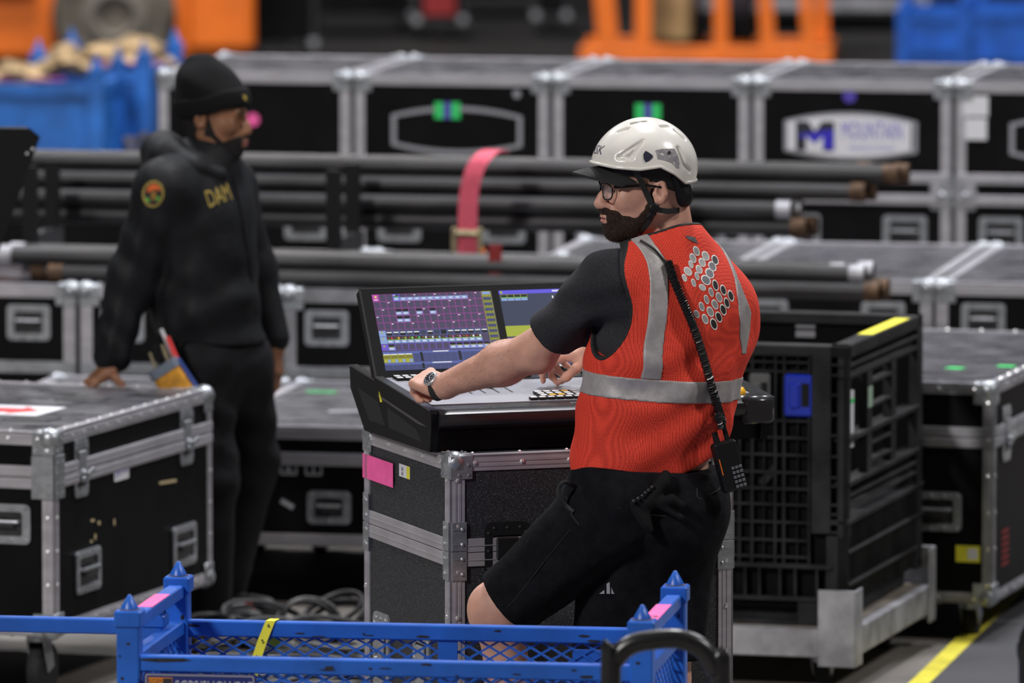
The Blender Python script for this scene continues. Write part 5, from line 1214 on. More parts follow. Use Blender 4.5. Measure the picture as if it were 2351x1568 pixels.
# beard, hair, eyes, glasses, cap
BRD = mat('dark_beard', (.036, .020, .014), .8, var=.6, vs=700, bump=1.0, bs=900, bdist=.002, spec=.3)
Hm = np.array([list(hF), list(hL), list(hU)], np.float32); Hn = np.array(Hc, np.float32)
def loc3(X, Y, Z):
    x, y, z = X-Hn[0], Y-Hn[1], Z-Hn[2]; return [Hm[i, 0]*x+Hm[i, 1]*y+Hm[i, 2]*z for i in range(3)]
def beardf(X, Y, Z):
    f, l, u = loc3(X, Y, Z); al = np.abs(l)
    top = np.interp(f, [-.02, .004, .016, .032, .055, .075, .090, .12], [-.02, .005, -.030, -.056, -.068, -.060, -.0475, -.0475]).astype(np.float32)+.004*np.sin(190*f+150*u)+.003*np.sin(320*u+210*l)
    d = np.maximum(u-top, -.006-f+np.maximum(0, -.06-u)*.75)
    d = np.maximum(d, -.132-u)
    mouth = np.maximum(np.maximum(al-.021, np.abs(u+.0715)-.0095), .085-f); return np.maximum(d, -mouth)
bd = skull+jaw+face[:-1]+[face[-1]]+[func(beardf, '&', .004)]
bv, bq = sdf_mesh(bd, *hb, .0022, .0024, 1)
beard = under(quads_obj([(bv, bq)], 'beard', BRD), tech)
def strands(par, bv, bq, n, ln, rad, down, mt, name, seed=3):
    rg = np.random.default_rng(seed); c = bv[bq].mean(1); nr = np.cross(bv[bq[:, 1]]-bv[bq[:, 0]], bv[bq[:, 2]]-bv[bq[:, 0]]); nr /= np.linalg.norm(nr, axis=1)[:, None]+1e-9
    i = rg.integers(0, len(c), n); d = nr[i]*.75+np.array(down)+rg.normal(0, .35, (n, 3)); d /= np.linalg.norm(d, axis=1)[:, None]; s = np.cross(d, rg.normal(0, 1, (n, 3))); s /= np.linalg.norm(s, axis=1)[:, None]
    L_ = ln*rg.uniform(.5, 1.2, n)[:, None]; p = c[i]; tip = p+d*L_; vs = np.stack([p-s*rad, p+s*rad, tip], 1).reshape(-1, 3)
    me = bpy.data.meshes.new(name); me.from_pydata(vs.tolist(), [], [(3*k, 3*k+1, 3*k+2) for k in range(n)]); me.materials.append(mt); o = link(me, name); o['kind'] = 'stuff'; return sub(o, par)
strands(beard, bv, bq, 9000, .0055, .0004, (-.1, -.1, -.55), mat('beard_strand', (.030, .016, .010), .6), 'beard_strands')
hairf = func(lambda X, Y, Z: (lambda f, l, u: np.maximum(np.maximum(f-.012, u-.05), -.052-u-np.maximum(0, f+.03)*1.4))(*loc3(X, Y, Z)), '&', .004)
ekeep = [func(lambda X, Y, Z: (lambda f, l, u: .032-np.sqrt((f+.012)**2+(u+.006)**2))(*loc3(X, Y, Z)), '&', .004)]
hv, hq = sdf_mesh(skull+[hairf]+ekeep, *hb, .0026, .003, 1)
hair = under(quads_obj([(hv, hq)], 'hair', BRD), tech); strands(hair, hv, hq, 1500, .006, .0004, (0, 0, -.6), BRD, 'hair_strands', 5)
EYEW = mat('eye_white', (.75, .72, .70), .2); IRIS = mat('eye_iris', (.03, .018, .01), .15)
for s in (-1, 1):
    o = under(MB().ball(hp_(.0785, s*.033, -.003), .0112, 16, 10).build('eye', EYEW, smooth=True), tech); M = Matrix.Translation(hp_(.0890, s*.033, -.003)); q = hF.to_track_quat('Z', 'Y').to_matrix().to_4x4()
    MB().lathe([(.0052, -.0012), (.0035, .0008), (.001, .0014)], 14, M @ q).build('iris', IRIS, o)
    P = [hp_(.1035, s*.014, .0215), hp_(.1025, s*.032, .0255), hp_(.090, s*.050, .020)]; under(MB().tube(bez(P, 6), [.0042]*12+[.0018], 6).build('eyebrow', BRD), tech)
LIP = mat('lips', (.50, .20, .17), .45); lipv = sdf_mesh(skull+face+lips+slit+[func(lambda X, Y, Z: (lambda f, l, u: np.maximum(np.sqrt((l/.021)**2+((u+.0715)/.0095)**2)-1, (.09-f)*50)*.0095)(*loc3(X, Y, Z)), '&', .002)], *hb, .002, .0006, 1)
under(quads_obj([lipv], 'lips', LIP), tech)
GFR = mat('glasses_frame', (.008, .008, .009), .25); 
GL = bpy.data.materials.new('lens_glass'); GL.use_nodes = True; b = GL.node_tree.nodes['Principled BSDF']; b.inputs['Alpha'].default_value = .16; b.inputs['Base Color'].default_value = (.8, .82, .85, 1); b.inputs['Roughness'].default_value = .05
gl = under(MB().tube([hp_(.1125, -.010, .008), hp_(.1155, 0, .011), hp_(.1125, .010, .008)], .0022, 8).build('glasses', GFR, smooth=True), tech)
for s in (-1, 1):
    pts = []; 
    for k in range(28):
        t = 2*math.pi*k/28; e = 2.6; cx_ = math.copysign(abs(math.cos(t))**(2/e), math.cos(t)); sy_ = math.copysign(abs(math.sin(t))**(2/e), math.sin(t)); l = .033+.0235*cx_; pts.append(hp_(.1125-.010*((l-.012)/.045)**2*1.2, s*l, -.003+.0195*sy_))
    MB().tube(pts, .0020, 8, closed=True).build('lens_rim', GFR, gl, True)
    c_ = sum(pts, Vector())/28; MB().add([c_]+pts, [(0, 1+k, 1+(k+1) % 28) for k in range(28)]).build('lens', GL, gl)
    MB().bar(hp_(.098, s*.060, .010), hp_(.02, s*.0815, .012), .0025, .007, .0008).build('temple_arm', GFR, gl); MB().bar(hp_(.02, s*.0815, .012), hp_(-.028, s*.082, .004), .0025, .006, .0008).build('temple_arm', GFR, gl)
CAPM = mat('black_cap', (.010, .0095, .0105), .8, bump=.4, bs=900)
capf = func(lambda X, Y, Z: (lambda f, l, u: np.interp(f, [-.12, -.05, .02, .1], [-.016, -.008, .030, .040]).astype(np.float32)-u)(*loc3(X, Y, Z)), '&', .004)
cap = under(quads_obj([sdf_mesh(skull+[capf], *hb, .0035, .0075, 1)], 'cap', CAPM), tech)
vs = []; n1, n2 = 13, 9
for dz in (.0028, -.0028):
    for i in range(n2):
        for j in range(n1):
            s_ = i/(n2-1); t = -1+2*j/(n1-1); f0 = .097-.052*t*t; f = f0+s_*(.088-.050*t*t); vs.append(hp_(f, .082*t*(1-.05*s_), .056-.036*t*t*(1-.15*s_)-.012*s_*s_+dz))
N_ = n1*n2; fs = [(i*n1+j, i*n1+j+1, (i+1)*n1+j+1, (i+1)*n1+j) for i in range(n2-1) for j in range(n1-1)]; fs += [tuple(q+N_ for q in reversed(f)) for f in fs]
for i in range(n2-1): fs += [(i*n1, (i+1)*n1, N_+(i+1)*n1, N_+i*n1), (i*n1+n1-1, N_+i*n1+n1-1, N_+(i+1)*n1+n1-1, (i+1)*n1+n1-1)]
for j in range(n1-1): q = (n2-1)*n1; fs += [(q+j, q+j+1, N_+q+j+1, N_+q+j), (j, N_+j, N_+j+1, j+1)]
MB().add(vs, fs).build('visor', CAPM, cap, True)
# helmet
HEL = mat('white_helmet', (.72, .70, .65), .22, coat=.4, var=.04, vs=20); HC = (.004, 0, .050); HRr = (.132, .108, .113)
def rim(f): return np.interp(f, [-.14, -.122, -.078, -.045, -.008, .043, .10, .145], [.016, .010, .010, .036, .056, .051, .057, .067]).astype(np.float32)
def rimcut(X, Y, Z): f, l, u = loc3(X, Y, Z); return rim(f)-u
def lipc(X, Y, Z): f, l, u = loc3(X, Y, Z); return np.abs(u-rim(f)-.003)-.0042
def hell(inf, op='+', k=.006): return he(*HC, tuple(r+inf for r in HRr), k, op)
def onh(f, u, inf=0.0):
    q = 1-((f-HC[0])/(HRr[0]+inf))**2-((u-HC[2])/(HRr[2]+inf))**2; return (f, (HRr[1]+inf)*math.sqrt(max(q, .0)), u)
ridge = [hc(onh(.10, .115), onh(.03, .150), .010, .012, .03), hc(onh(.03, .150), onh(-.06, .140), .012, .012, .03), hc(onh(-.06, .140), onh(-.115, .09), .012, .010, .03)]
vents = []
for (a, b, ra, rb) in (((.088, .084), (.060, .083), .006, .006), ((.062, .084), (.026, .122), .007, .003), ((.085, .086), (.03, .120), .004, .003), ((-.062, .098), (-.072, .060), .006, .007), ((-.072, .060), (-.092, .040), .007, .006), ((.075, .140), (.052, .148), .003, .004), ((.040, .156), (.004, .160), .004, .004), ((-.028, .150), (-.050, .148), .003, .004), ((-.066, .138), (-.088, .118), .004, .005)):
    vents.append(hc(onh(*a), onh(*b), ra, rb, .004, '-'))
shell = [hell(0)]+[he(HC[0], 0, HC[2]+.004, (HRr[0]-.02, .045, .113), .03)]+vents+[func(rimcut, '&', .002), hell(-.024, '-', .002)]
lip = [hell(.0055), func(lipc, '&', .004), hell(-.004, '-', .002)]
hlo, hhi = np.array(Hc)-np.array((.17, .15, .03)), np.array(Hc)+np.array((.17, .15, .19))
helmet = under(quads_obj([sdf_mesh(shell, hlo, hhi, .0020, 0, 1), sdf_mesh(lip, hlo, hhi, .0020, 0, 1)], 'helmet', HEL), tech); helmet['label'] = 'white climbing-style safety helmet'
hbv = BVHTree.FromPolygons([v.co.copy() for v in helmet.data.vertices], [tuple(p.vertices) for p in helmet.data.polygons])
def patch(pts, mt, name, par, off=.0012, tree=hbv):
    P = [hit(x, y, tree) for x, y in pts]
    if any(p[0] is None for p in P): return
    cx, cy = sum(p[0] for p in pts)/len(pts), sum(p[1] for p in pts)/len(pts); c0, n0 = hit(cx, cy, tree); n = len(P)
    return MB().add([c0+n0*off]+[p+q*off for p, q in P], [(0, 1+(i+1) % n, 1+i) for i in range(n)]).build(name, mt, par)
Zm = lambda L: [(1280+x/4.48, 250+y/4.48) for x, y in L]
patch(Zm([(905, 432), (945, 455), (978, 480), (975, 505), (940, 535), (903, 548), (885, 515), (882, 470)]), mat('badge_navy', (.025, .027, .05), .4), 'badge', helmet, .002)
hexm = mat('hex_mesh_patch', (.34, .32, .33), .5, col2=(.10, .10, .13), vs=900, lo=.48, hi=.56); patch(Zm([(1005, 428), (1080, 412), (1200, 412), (1235, 480), (1252, 560), (1245, 610), (1225, 610), (1180, 560), (1110, 530), (1030, 515), (1022, 470)]), hexm, 'hex_patch', helmet)
patch(Zm([(1145+18*math.cos(t*.6283), 453+18*math.sin(t*.6283)) for t in range(10)]), PLA, 'rivet', helmet, .003)
tm = text_mesh('KASK', .030, mat('helmet_print', (.05, .05, .09), .5), 0.0)
for v in tm.vertices:
    p = hp_(.25, v.co.x*1.0, .098+v.co.y); h = hbv.ray_cast(p, -hF); v.co = (h[0]+h[1]*.0008) if h[0] else hp_(.13, v.co.x, .098+v.co.y)
link(tm, 'lettering', helmet)
STR = mat('black_strap', (.010, .010, .011), .6)
def band(pts, w, name, par, th=.0022, n=5, mt=STR):
    P = bez([hp_(*p) for p in pts], n); vs = []; fs = []
    for i, p in enumerate(P):
        t = (P[min(i+1, len(P)-1)]-P[max(i-1, 0)]).normalized(); s = t.cross(hL).normalized()*w/2
        vs += [p-s+hL*th, p+s+hL*th, p+s-hL*th, p-s-hL*th]
    for i in range(len(P)-1): fs += [tuple(4*i+a for a in (0, 1, 5, 4)), tuple(4*i+a for a in (1, 2, 6, 5)), tuple(4*i+a for a in (2, 3, 7, 6)), tuple(4*i+a for a in (3, 0, 4, 7))]
    m = MB(); m.v = [tuple(v) for v in vs]; 
    bm = m; bm.f = fs; bm.m = [0]*len(fs); o = bm.build(name, mt, par); return o
for s in (1, -1):
    band([(.050, s*.085, .052), (.034, s*.083, .02), (.012, s*.082, -.030), (.006, s*.080, -.040)], .014, 'chin_strap', helmet)
    band([(.004, s*.080, -.046), (-.03, s*.076, -.054), (-.066, s*.055, -.055), (-.084, s*.028, -.054)], .013, 'chin_strap', helmet); band([(.004, s*.080, -.048), (.012, s*.068, -.075), (.03, s*.045, -.105), (.036, 0, -.128)], .012, 'chin_strap', helmet)
    q = Matrix.Translation(hp_(.004, s*.084, -.044)) @ (hL*s).to_track_quat('Z', 'Y').to_matrix().to_4x4(); MB().lathe([(.013, -.006), (.013, .003), (.009, .006)], 14, q).build('strap_slider', PLA, helmet, True)
    MB().bar(hp_(.008, s*.084, -.056), hp_(.022, s*.082, -.070), .009, .012, .003).build('strap_tab', PLA, helmet)
hvv = [he(-.085, s*.03, -.02, (.022, .035, .030), .02) for s in (-1, 1)]+[hc((-.05, s*.078, .03), (-.078, s*.055, -.03), .008, .016, .02) for s in (-1, 1)]
sub(quads_obj([sdf_mesh(hvv, *hb, .004)], 'rear_cradle', PLA), helmet)
q = Matrix.Translation(hp_(-.107, 0, -.02)) @ (-hF).to_track_quat('Z', 'Y').to_matrix().to_4x4(); MB().lathe([(.019, -.004), (.020, .003), (.018, .008)], 18, q).build('adjuster_dial', PLA, helmet)
# watch
dv_ = (wrL-elL).normalized(); wq = wrL+dv_*.006; side_ = V(-.25, -.62, .74); side_ = (side_-dv_*side_.dot(dv_)).normalized(); sy = dv_.cross(side_)
pts = [wq+(side_*math.cos(t)*.0275+sy*math.sin(t)*.033) for t in [2*math.pi*k/28 for k in range(28)]]
m = MB(); vs = []; 
for k, p in enumerate(pts):
    o = (p-wq).normalized()
    for a, b in ((-.010, .0), (.010, .0), (.010, .003), (-.010, .003)): vs.append(p+dv_*a+o*b)
fs = []
for k in range(28):
    j = (k+1) % 28
    for a in range(4): fs.append((4*k+a, 4*k+(a+1) % 4, 4*j+(a+1) % 4, 4*j+a))
watch = under(MB().add(vs, fs).build('wristwatch', STR, smooth=True), tech); watch['label'] = 'silver watch with black strap'
q = Matrix((dv_, sy*-1, side_)).transposed().to_4x4(); q = Matrix((dv_, side_.cross(dv_), side_)).transposed().to_4x4(); q.translation = wq+side_*.0285
MB().lathe([(.0195, 0), (.0205, .003), (.0205, .008), (.017, .0105)], 28).xf(q).build('watch_case', STEEL, watch, True); MB().lathe([(.0163, .0100), (.0163, .0112)], 28).xf(q).build('watch_dial', mat('watch_dial', (.02, .02, .026), .25), watch)
for k in range(12): t = 2*math.pi*k/12; MB().box((-.0006, .011, .0112), (.0006, .0148, .0118)).xf(q @ Matrix.Rotation(t, 4, 'Z')).build('hour_mark', WHT, watch)
for t, L_ in ((.6, .009), (2.4, .013)): MB().box((-.0006, 0, .0113), (.0006, L_, .0119)).xf(q @ Matrix.Rotation(t, 4, 'Z')).build('watch_hand', WHT, watch)
# radio on the belt, its coiled cord, gloves
rc = at(1672, 1066, 18.99); ru = (at(1655, 1010, 19.12)-at(1685, 1125, 19.12)).normalized(); rn = V(.35, -.93, .1); rn = (rn-ru*rn.dot(ru)).normalized(); rx_ = ru.cross(rn)
radio = thing('two_way_radio', 'black two-way radio with keypad clipped on the hip', 'radio', (rc.x, rc.y, rc.z))
Mr = Matrix((rx_, ru, rn)).transposed().to_4x4()
MB().box((-.030, -.066, -.018), (.030, .058, .018), .006).xf(Mr).build('casing', PLA, radio); MB().cyl((-.014, .05, 0), (-.014, .085, 0), .009, .007, 12).xf(Mr).build('volume_knob', PLA, radio); MB().cyl((.014, .05, 0), (.012, .17, 0), .0065, .0045, 10).xf(Mr).build('antenna', PLA, radio)
KEYM = mat('radio_keys', (.10, .10, .115), .5)
for i in range(3):
    for j in range(5): MB().box((.0+i*.010-.002, -.060+j*.0115, .018), (.0+i*.010+.006, -.0525+j*.0115, .0205), .001).xf(Mr).build('key', KEYM, radio)
MB().box((-.028, -.02, .0182), (-.026, .02, .019)).xf(Mr).build('orange_line', ORG, radio)
cp = [(1470, 556), (1500, 575), (1522, 600)]; P = []
for x, y in cp:
    h = hit(x, y)
    if h[0]: P.append(h[0]+h[1]*.006)
path2 = []
for x, y in ((1527, 606), (1545, 650), (1568, 700), (1588, 750), (1605, 800), (1622, 860), (1636, 920), (1646, 965)):
    h = hit(x, y)
    if h[0]: path2.append(h[0]+h[1]*.013)
ce = rc+Mr @ V(.0, .09, .012); path2 += [ce+V(-.006, 0, .03), ce]
base = bez(path2, 66); n = len(base); hel = []
u_ = V(1, 0, 0)
for i, p in enumerate(base):
    t = (base[min(i+1, n-1)]-base[max(i-1, 0)]).normalized(); u_ = (u_-t*u_.dot(t)).normalized(); w_ = t.cross(u_)
    ta = 2*math.pi*i/6.6; r_ = .0088 if i < n-40 else .005; hel.append(p+u_*math.cos(ta)*r_+w_*math.sin(ta)*r_)
cord = MB().tube(hel, .0031, 6).build('coiled_cord', mat('cord_black', (.008, .008, .009), .3), smooth=True); tag(cord, 'black coiled cord running down the red vest to the radio', 'cord')
if len(P) > 1: MB().tube(bez(P+[hel[0]], 8), .0032, 8).build('straight_lead', STR, cord, True)
GLV = mat('black_glove', (.007, .007, .008), .8, bump=.5, bs=300, spec=.15)
gcn = at(1490, 1160, 18.93); h = hit(1490, 1160, sbvh); gy = (h[0].y-.03) if h[0] else 18.95
def gp(x, y, d=0): q = hit(x, y, sbvh); return (q[0]+q[1]*(.022+d)) if q[0] else at(x, y, gy)
gl_ = [cone(gp(1478, 1150), gp(1520, 1112), .020, .018, .02), cone(gp(1520, 1112), gp(1524, 1097), .016, .012, .01), cone(gp(1478, 1150), gp(1448, 1155), .016, .010, .01), cone(gp(1452, 1168), gp(1470, 1200, .01), .012, .011, .01), cone(gp(1470, 1165), gp(1480, 1208, .01), .013, .011, .01), cone(gp(1500, 1155), gp(1540, 1148, .012), .012, .011, .01), cone(gp(1540, 1148, .012), gp(1562, 1160, .012), .011, .009, .01), cone(gp(1520, 1160), gp(1558, 1185, .01), .010, .008, .01)]
glove = quads_obj([sdf_mesh(gl_, *gbox(gl_, .02), .0035)], 'work_glove', GLV); tag(glove, 'pair of black work gloves hanging from the back pocket', 'glove')
for k in range(6): p0 = gp(1445+k*8, 1150-k*6, .019); MB().ball(p0, .0055, 8, 6).build('knuckle_pad', PLG, glove)

av, aq = bparts[2]; cx_ = av[aq].mean(1); ad = (np.array(wrL)-np.array(elL)); tt = ((cx_-np.array(elL)) @ ad)/(ad @ ad); keep = (tt > .12) & (tt < .92)
strands(body1, av, aq[keep], 5000, .0065, .00012, tuple((wrL-elL).normalized()*.9-V(0, 0, .5)), mat('arm_hair', (.17, .09, .055), .6), 'arm_hair', 9)
# ------------------------------------------------------------------ person in the black hoodie
crew = thing('person', 'person in black beanie and black hooded jacket leaning on the trunk', 'person', (-.92, 23.72, 0))
cf_, cr_ = V(.82, -.57, 0).normalized(), None; cr_ = V(cf_.y, -cf_.x, 0); CR = [cr_, cf_, UP]
Yc = 23.74
JAC = mat('black_jacket', (.0065, .0075, .0098), .62, var=.3, vs=14, bump=.4, bs=40, bdist=.004, spec=.25)
PAN = mat('black_trousers', (.007, .007, .009), .75, var=.3, vs=14, bump=.5, bs=40, bdist=.004, spec=.2)
shR2 = at(378, 432, 23.60); elR2 = at(300, 640, 23.63); wrR2 = at(254, 836, 23.60); shL2 = at(522, 428, 23.90); elL2 = at(586, 615, 23.95); wrL2 = at(632, 790, 23.92)
ch2 = ell(at(462, 520, Yc), (.185, .135, .21), CR, .08); be2 = ell(at(470, 690, Yc), (.168, .145, .20), CR, .08); pe2 = ell(at(497, 820, Yc+.02), (.165, .135, .13), CR, .06)
trR2 = cone(at(470, 375, Yc), shR2, .065, .068, .07); trL2 = cone(at(475, 375, Yc), shL2, .065, .066, .07); nk2 = cone(at(478, 300, Yc), at(470, 400, Yc), .056, .07, .03)
hipR2 = at(455, 840, 23.68); hipL2 = at(548, 840, 23.84); knR2 = at(478, 1090, 23.66); anR2 = at(474, 1400, 23.74); knL2 = at(574, 1060, 23.92); anL2 = at(505, 1370, 24.02)
wd = at(222, 868, 23.58)-wrR2
flat_ = [(12, 14, 8), (14, 12, 8), (16, 12, 8), (20, 14, 8), [(.02, .026, -.010), (.030, .052, -.022), (.034, .072, -.045), (.036, .080, -.062)]]
hR2 = hand(wrR2, wd, V(-.45, -.15, .88), 1, flat_, 1.0)
hang = [(18, 22, 15), (22, 28, 15), (26, 30, 15), (28, 32, 15), [(.02, .026, -.010), (.045, .050, -.014), (.072, .056, -.020), (.095, .052, -.026)]]
hL2 = hand(wrL2, V(.06, -.1, -1), V(.95, -.25, 0), 1, hang, 1.0)
cF = V(math.cos(math.radians(10)), -math.sin(math.radians(10)), -.10).normalized(); cL = UP.cross(cF).normalized(); cU = cF.cross(cL); Cc = at(485, 264, Yc)
_s = (hF, hL, hU, HR, Hc, Hm, Hn)
hF, hL, hU, Hc = cF, cL, cU, Cc; HR = [hF, hL, hU]; Hm = np.array([list(hF), list(hL), list(hU)], np.float32); Hn = np.array(Hc, np.float32)
sk2 = [he(-.006, 0, .035, (.098, .075, .092), .03), he(.052, 0, .045, (.046, .058, .05), .03), he(.034, 0, -.035, (.060, .057, .070), .03)]
jw2 = [hc((-.002, s*.048, -.052), (.074, s*.016, -.100), .020, .021, .025) for s in (-1, 1)]+[he(.082, 0, -.096, (.022, .025, .021), .02)]
fc2 = []
for s in (-1, 1): fc2 += [he(.060, s*.043, -.024, (.029, .021, .025), .02), hc((.088, s*.040, .017), (.097, s*.012, .015), .010, .010, .014), hc((.098, s*.013, -.042), (.108, s*.010, -.041), .010, .010, .008)]
fc2 += [hc((.096, 0, .006), (.110, 0, -.018), .009, .0105, .012), hc((.110, 0, -.018), (.117, 0, -.036), .0105, .013, .01), he(.088, 0, -.068, (.026, .034, .022), .015)]
lp2 = [he(.110, 0, -.0655, (.011, .024, .0075), .005), he(.108, 0, -.079, (.012, .022, .0085), .005)]
sk_ = [he(.104, s*.033, -.003, (.020, .020, .013), .012, '-') for s in (-1, 1)]; ld2 = []; er2 = []
for s in (-1, 1):
    ld2 += [he(.0795, s*.033, .003, (.0125, .0155, .0085), .005), he(.0785, s*.033, -.0085, (.0115, .0145, .0045), .005)]
    er2 += [he(-.016, s*.077, -.010, (.019, .009, .030), .008), he(-.012, s*.088, -.012, (.011, .010, .020), .006, '-')]
hb2 = (np.array(Hc)-np.array((.16, .16, .18)), np.array(Hc)+np.array((.16, .16, .20)))
bp2 = [sdf_mesh(sk2+jw2+fc2+lp2+[nk2]+sk_+ld2+er2, *hb2, .0032, 0, 1)]
for lst in ([cone(elR2.lerp(wrR2, .6), wrR2, .036, .029, .02)]+hR2, [cone(elL2.lerp(wrL2, .6), wrL2, .036, .029, .02)]+hL2): bp2.append(sdf_mesh(lst, *gbox(lst, .01), .0032, 0, 1))
bp2.append(sdf_mesh([ch2, be2, pe2, trR2, trL2, nk2], *gbox([ch2, be2, pe2, trR2, trL2], .01), .014, -.02))
under(quads_obj(bp2, 'body', SK2), crew)
fo = [fold(.008, 34, 30, .03, at(430, 620, Yc), cf_), fold(.008, -36, 30, .03, at(530, 700, Yc), cf_), fold(.006, 40, 20, .02, at(460, 450, Yc), cf_)]
slR = [cone(shR2, elR2, .070, .054, .05), cone(elR2, elR2.lerp(wrR2, .90), .054, .044, .04)]; slL = [cone(shL2, elL2, .064, .048, .05), cone(elL2, elL2.lerp(wrL2, .92), .046, .036, .04)]
foA = [fold(.006, 44, 34, .03, shR2.lerp(elR2, .6), V(1, 0, 0)), fold(.007, 50, 40, .02, elR2.lerp(wrR2, .7), V(1, 0, 0))]
hood = [cone(at(372, 352, Yc+.06), at(388, 362, Yc-.06), .060, .052, .04), cone(at(388, 362, Yc-.06), at(440, 386, Yc-.11), .052, .036, .04), cone(at(440, 386, Yc-.11), at(500, 400, Yc-.09), .036, .026, .03), cone(at(378, 352, Yc+.07), at(450, 372, Yc+.10), .055, .036, .04), cone(at(450, 372, Yc+.10), at(512, 396, Yc+.02), .036, .026, .03)]
hem2 = at(470, 775, Yc)
jac = [ch2, be2, pe2, trR2, trL2]+fo+[plane(hem2, (-UP-cf_*.10).normalized(), '&', .006)]+slR+foA+slL
jbox = gbox([ch2, be2, trR2, trL2]+slR+slL, .05)
wq1 = wrR2+(elR2-wrR2).normalized()*.01; wq2 = wrL2+(elL2-wrL2).normalized()*.005
J1 = sdf_mesh(jac+[plane(wq1, (wrR2-elR2).normalized(), '&') if False else func(lambda X, Y, Z: np.full_like(X+Y+Z, -1.), '&')], *jbox, .0055, .014, 1)
jacket = under(quads_obj([J1], 'jacket', JAC), crew)
sub(quads_obj([sdf_mesh(hood, *gbox(hood, .03), .005, .004)], 'hood', JAC), jacket)
lgR = [cone(hipR2, knR2, .105, .080, .05), cone(knR2, anR2, .080, .068, .04)]; lgL = [cone(hipL2, knL2, .100, .078, .05), cone(knL2, anL2, .080, .066, .04)]
foP = [fold(.008, 14, 40, .05, at(520, 1000, Yc), V(1, 0, 0))]
P1 = sdf_mesh([pe2]+lgR+lgL+foP, *gbox([pe2]+lgR+lgL, .04), .0065, .008)
under(quads_obj([P1], 'trousers', PAN), crew)
for a_ in (anR2, anL2):
    hl = Vector((a_.x, a_.y, .055)); pr = [cone(a_, hl, .06, .055, .03), cone(hl-cf_*.03, Vector((a_.x, a_.y, .05))+cf_*.17, .052, .045, .03), plane((0, 0, .003), (0, 0, -1), '&')]; under(quads_obj([sdf_mesh(pr, *gbox(pr[:2], .02), .008)], 'boot', SHOE), crew)
# beanie
BEA = mat('black_knit', (.0065, .0065, .0075), .9, bump=.8, bs=320, bdist=.002, spec=.2)
def bedge(f): return np.interp(f, [-.12, -.03, .05, .11], [-.028, -.010, .026, .038]).astype(np.float32)
def bcut(X, Y, Z): f, l, u = loc3(X, Y, Z); return bedge(f)-u
def bcuf(X, Y, Z): f, l, u = loc3(X, Y, Z); return np.maximum(bedge(f)-u, u-bedge(f)-.062)
dome = [he(-.005, 0, .048, (.113, .086, .100), .04), he(-.040, 0, .105, (.068, .060, .064), .05), hc((-.075, 0, .158), (-.030, 0, .160), .016, .012, .03), func(lambda X, Y, Z: (lambda f, l, u: .003*np.sin(60*u+25*f))(*loc3(X, Y, Z)), 'd')]
beanie = under(quads_obj([sdf_mesh(dome+[func(bcut, '&', .004)], *hb2, .0035, .002)], 'beanie', BEA), crew)
cuff = sub(quads_obj([sdf_mesh(dome[:2]+[func(bcuf, '&', .01)], *hb2, .0032, .009)], 'beanie_cuff', BEA), beanie)
cbv = BVHTree.FromPolygons([v.co.copy() for v in cuff.data.vertices], [tuple(p.vertices) for p in cuff.data.polygons])
GOLD = mat('gold_thread', (.42, .31, .07), .5, .2, var=.3, vs=200)
for pts in ([(546, 207), (554, 197), (564, 197), (569, 207), (567, 221), (558, 215), (550, 220)], [(557, 216), (566, 222), (566, 233), (559, 228)]): patch(pts, GOLD, 'emblem', cuff, .0012, cbv)
def beard2(X, Y, Z):
    f, l, u = loc3(X, Y, Z); al = np.abs(l); top = np.interp(f, [-.02, .004, .016, .032, .055, .075, .095, .12], [.0, .005, -.018, -.050, -.072, -.062, -.052, -.052]).astype(np.float32)
    d = np.maximum(u-top, -.004-f); mouth = np.maximum(np.maximum(al-.022, np.abs(u+.072)-.012), .085-f); return np.maximum(d, -mouth)
B2 = mat('black_beard', (.006, .005, .005), .9, bump=1, bs=700, bdist=.002)
under(quads_obj([sdf_mesh(sk2+jw2+fc2+[func(beard2, '&', .004)], *hb2, .003, .004)], 'beard', B2), crew)
h2 = func(lambda X, Y, Z: (lambda f, l, u: np.maximum(np.maximum(f-.010, u-.05), -.115-u))(*loc3(X, Y, Z)), '&', .004)
e2 = func(lambda X, Y, Z: (lambda f, l, u: .027-np.sqrt((f+.012)**2+(u+.012)**2))(*loc3(X, Y, Z)), '&', .004)
under(quads_obj([sdf_mesh(sk2+[nk2, h2, e2], *hb2, .004, .005)], 'hair', B2), crew)
for s in (-1, 1):
    o = under(MB().ball(hp_(.0785, s*.033, -.003), .0112, 12, 8).build('eye', EYEW, smooth=True), crew); MB().ball(hp_(.0855, s*.033, -.003), .0055, 10, 8).build('iris', IRIS, o, True)
    under(MB().tube(bez([hp_(.103, s*.014, .020), hp_(.102, s*.032, .024), hp_(.090, s*.050, .018)], 6), .004, 6).build('eyebrow', B2), crew)
L2 = sdf_mesh(sk2+fc2+lp2+[func(lambda X, Y, Z: (lambda f, l, u: np.maximum(np.sqrt((l/.021)**2+((u+.072)/.0125)**2)-1, (.09-f)*50)*.012)(*loc3(X, Y, Z)), '&', .002)], *hb2, .003, .0008, 1)
under(quads_obj([L2], 'lips', mat('dusky_lips', (.30, .10, .09), .4)), crew)
hF, hL, hU, HR, Hc, Hm, Hn = _s
jbv = BVHTree.FromPolygons([v.co.copy() for v in jacket.data.vertices], [tuple(p.vertices) for p in jacket.data.polygons])
el_ = lambda cx, cy, rx, ry, n=16, t=0: [(cx+rx*math.cos(2*math.pi*i/n)*math.cos(t)-ry*math.sin(2*math.pi*i/n)*math.sin(t), cy+rx*math.cos(2*math.pi*i/n)*math.sin(t)+ry*math.sin(2*math.pi*i/n)*math.cos(t)) for i in range(n)]
o = patch(el_(352, 445, 25, 31, 18, .15), GOLD, 'arm_patch', jacket, .0015, jbv)
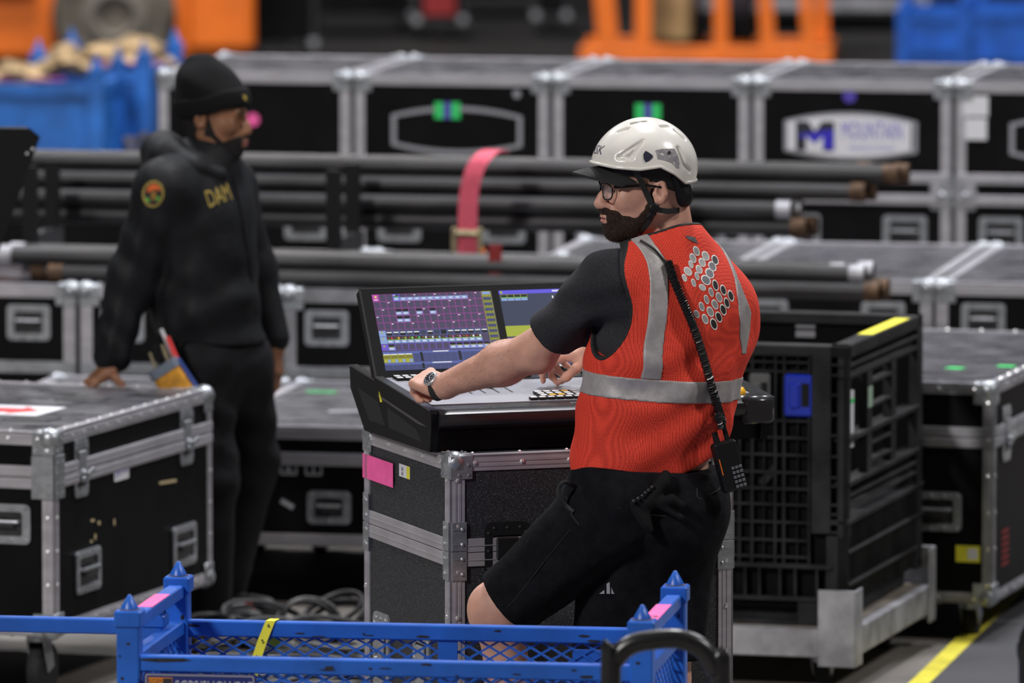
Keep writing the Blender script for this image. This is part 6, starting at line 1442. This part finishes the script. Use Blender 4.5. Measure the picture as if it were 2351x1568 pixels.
if o:
    patch(el_(352, 446, 20, 25, 18, .15), mat('patch_black', (.03, .02, .015), .7), 'patch_field', o, .0025, jbv)
    patch([(337, 440), (342, 428), (354, 421), (366, 427), (370, 438), (360, 434), (352, 436), (345, 440)], mat('patch_orange', (.75, .14, .02), .6), 'patch_top', o, .0032, jbv)
    for p in ([(334, 452), (343, 456), (345, 464), (336, 462)], [(357, 452), (369, 450), (367, 460), (359, 460)]): patch(p, mat('patch_green', (.12, .42, .06), .6), 'patch_leaf', o, .0032, jbv)
    patch([(346, 446), (352, 436), (360, 440), (361, 450), (352, 462), (348, 456)], mat('patch_gold', (.30, .16, .03), .6), 'patch_figure', o, .0034, jbv)
h = hit(503, 450, jbv)
if h[0]:
    tm = text_mesh('DAM', .074, GOLD, 0.0); scale_mesh(tm, .62, 1.0)
    n0 = h[1]; ux = UP.cross(n0).normalized(); uz = n0.cross(ux)
    cr, sr = math.cos(.22), math.sin(.22)
    for v in tm.vertices:
        x_, y_ = v.co.x*cr-v.co.y*sr, v.co.x*sr+v.co.y*cr; p = h[0]+ux*x_+uz*y_+n0*.08; q = jbv.ray_cast(p, -n0); v.co = (q[0]+n0*.002) if q[0] else h[0]+ux*x_+uz*y_
    link(tm, 'lettering', jacket)
zp = [hit(x, y, jbv) for x, y in ((535, 400), (552, 480), (566, 560), (578, 640), (588, 720))]; zp = [p+n*.001 for p, n in zp if p]
if len(zp) > 2: MB().tube(bez(zp, 8), .003, 6).build('zip', PLA, jacket)
# tool pouch on the hip
pc = at(388, 862, 23.50); po = thing('tool_pouch', 'yellow tool pouch with grey band and tools on the hip', 'pouch', (pc.x, pc.y, pc.z))
Mp = Matrix.Rotation(math.radians(33), 4, 'Y').inverted() if False else Matrix.Rotation(math.radians(-33), 4, 'Y')
YPO = mat('ochre_canvas', (.55, .25, .02), .75, var=.25, vs=30, bump=.4, bs=200); GBN = mat('grey_band', (.14, .17, .22), .6); PNB = mat('pouch_blue', (.02, .05, .22), .6)
MB().prism(rrect(.095, .055, .02), -.10, .02).xf(Mp).build('pouch_body', YPO, po, True); MB().prism(rrect(.102, .062, .022), .012, .04).xf(Mp).build('rim_band', GBN, po, True); MB().box((.044, -.02, -.10), (.056, .02, .03), .004).xf(Mp).build('side_gusset', PNB, po)
for k, (x, y, L_, r_, mt_, nm) in enumerate(((.040, 0, .10, .009, REDI, 'red_handle'), (.036, .012, .13, .007, WHT, 'white_handle'), (-.03, 0, .09, .006, BRS, 'brass_tool'), (-.008, 0, .10, .012, PLA, 'black_handle'), (.014, -.01, .09, .006, BRS, 'brass_tool'))): MB().cyl((x, y, .0), (x+.02, y, L_), r_, r_*.8, 10).xf(Mp).build(nm, mt_, po, True)
MB().bar((0, .03, .02), (.03, .10, .10), .03, .004).build('belt_loop', PLA, po)
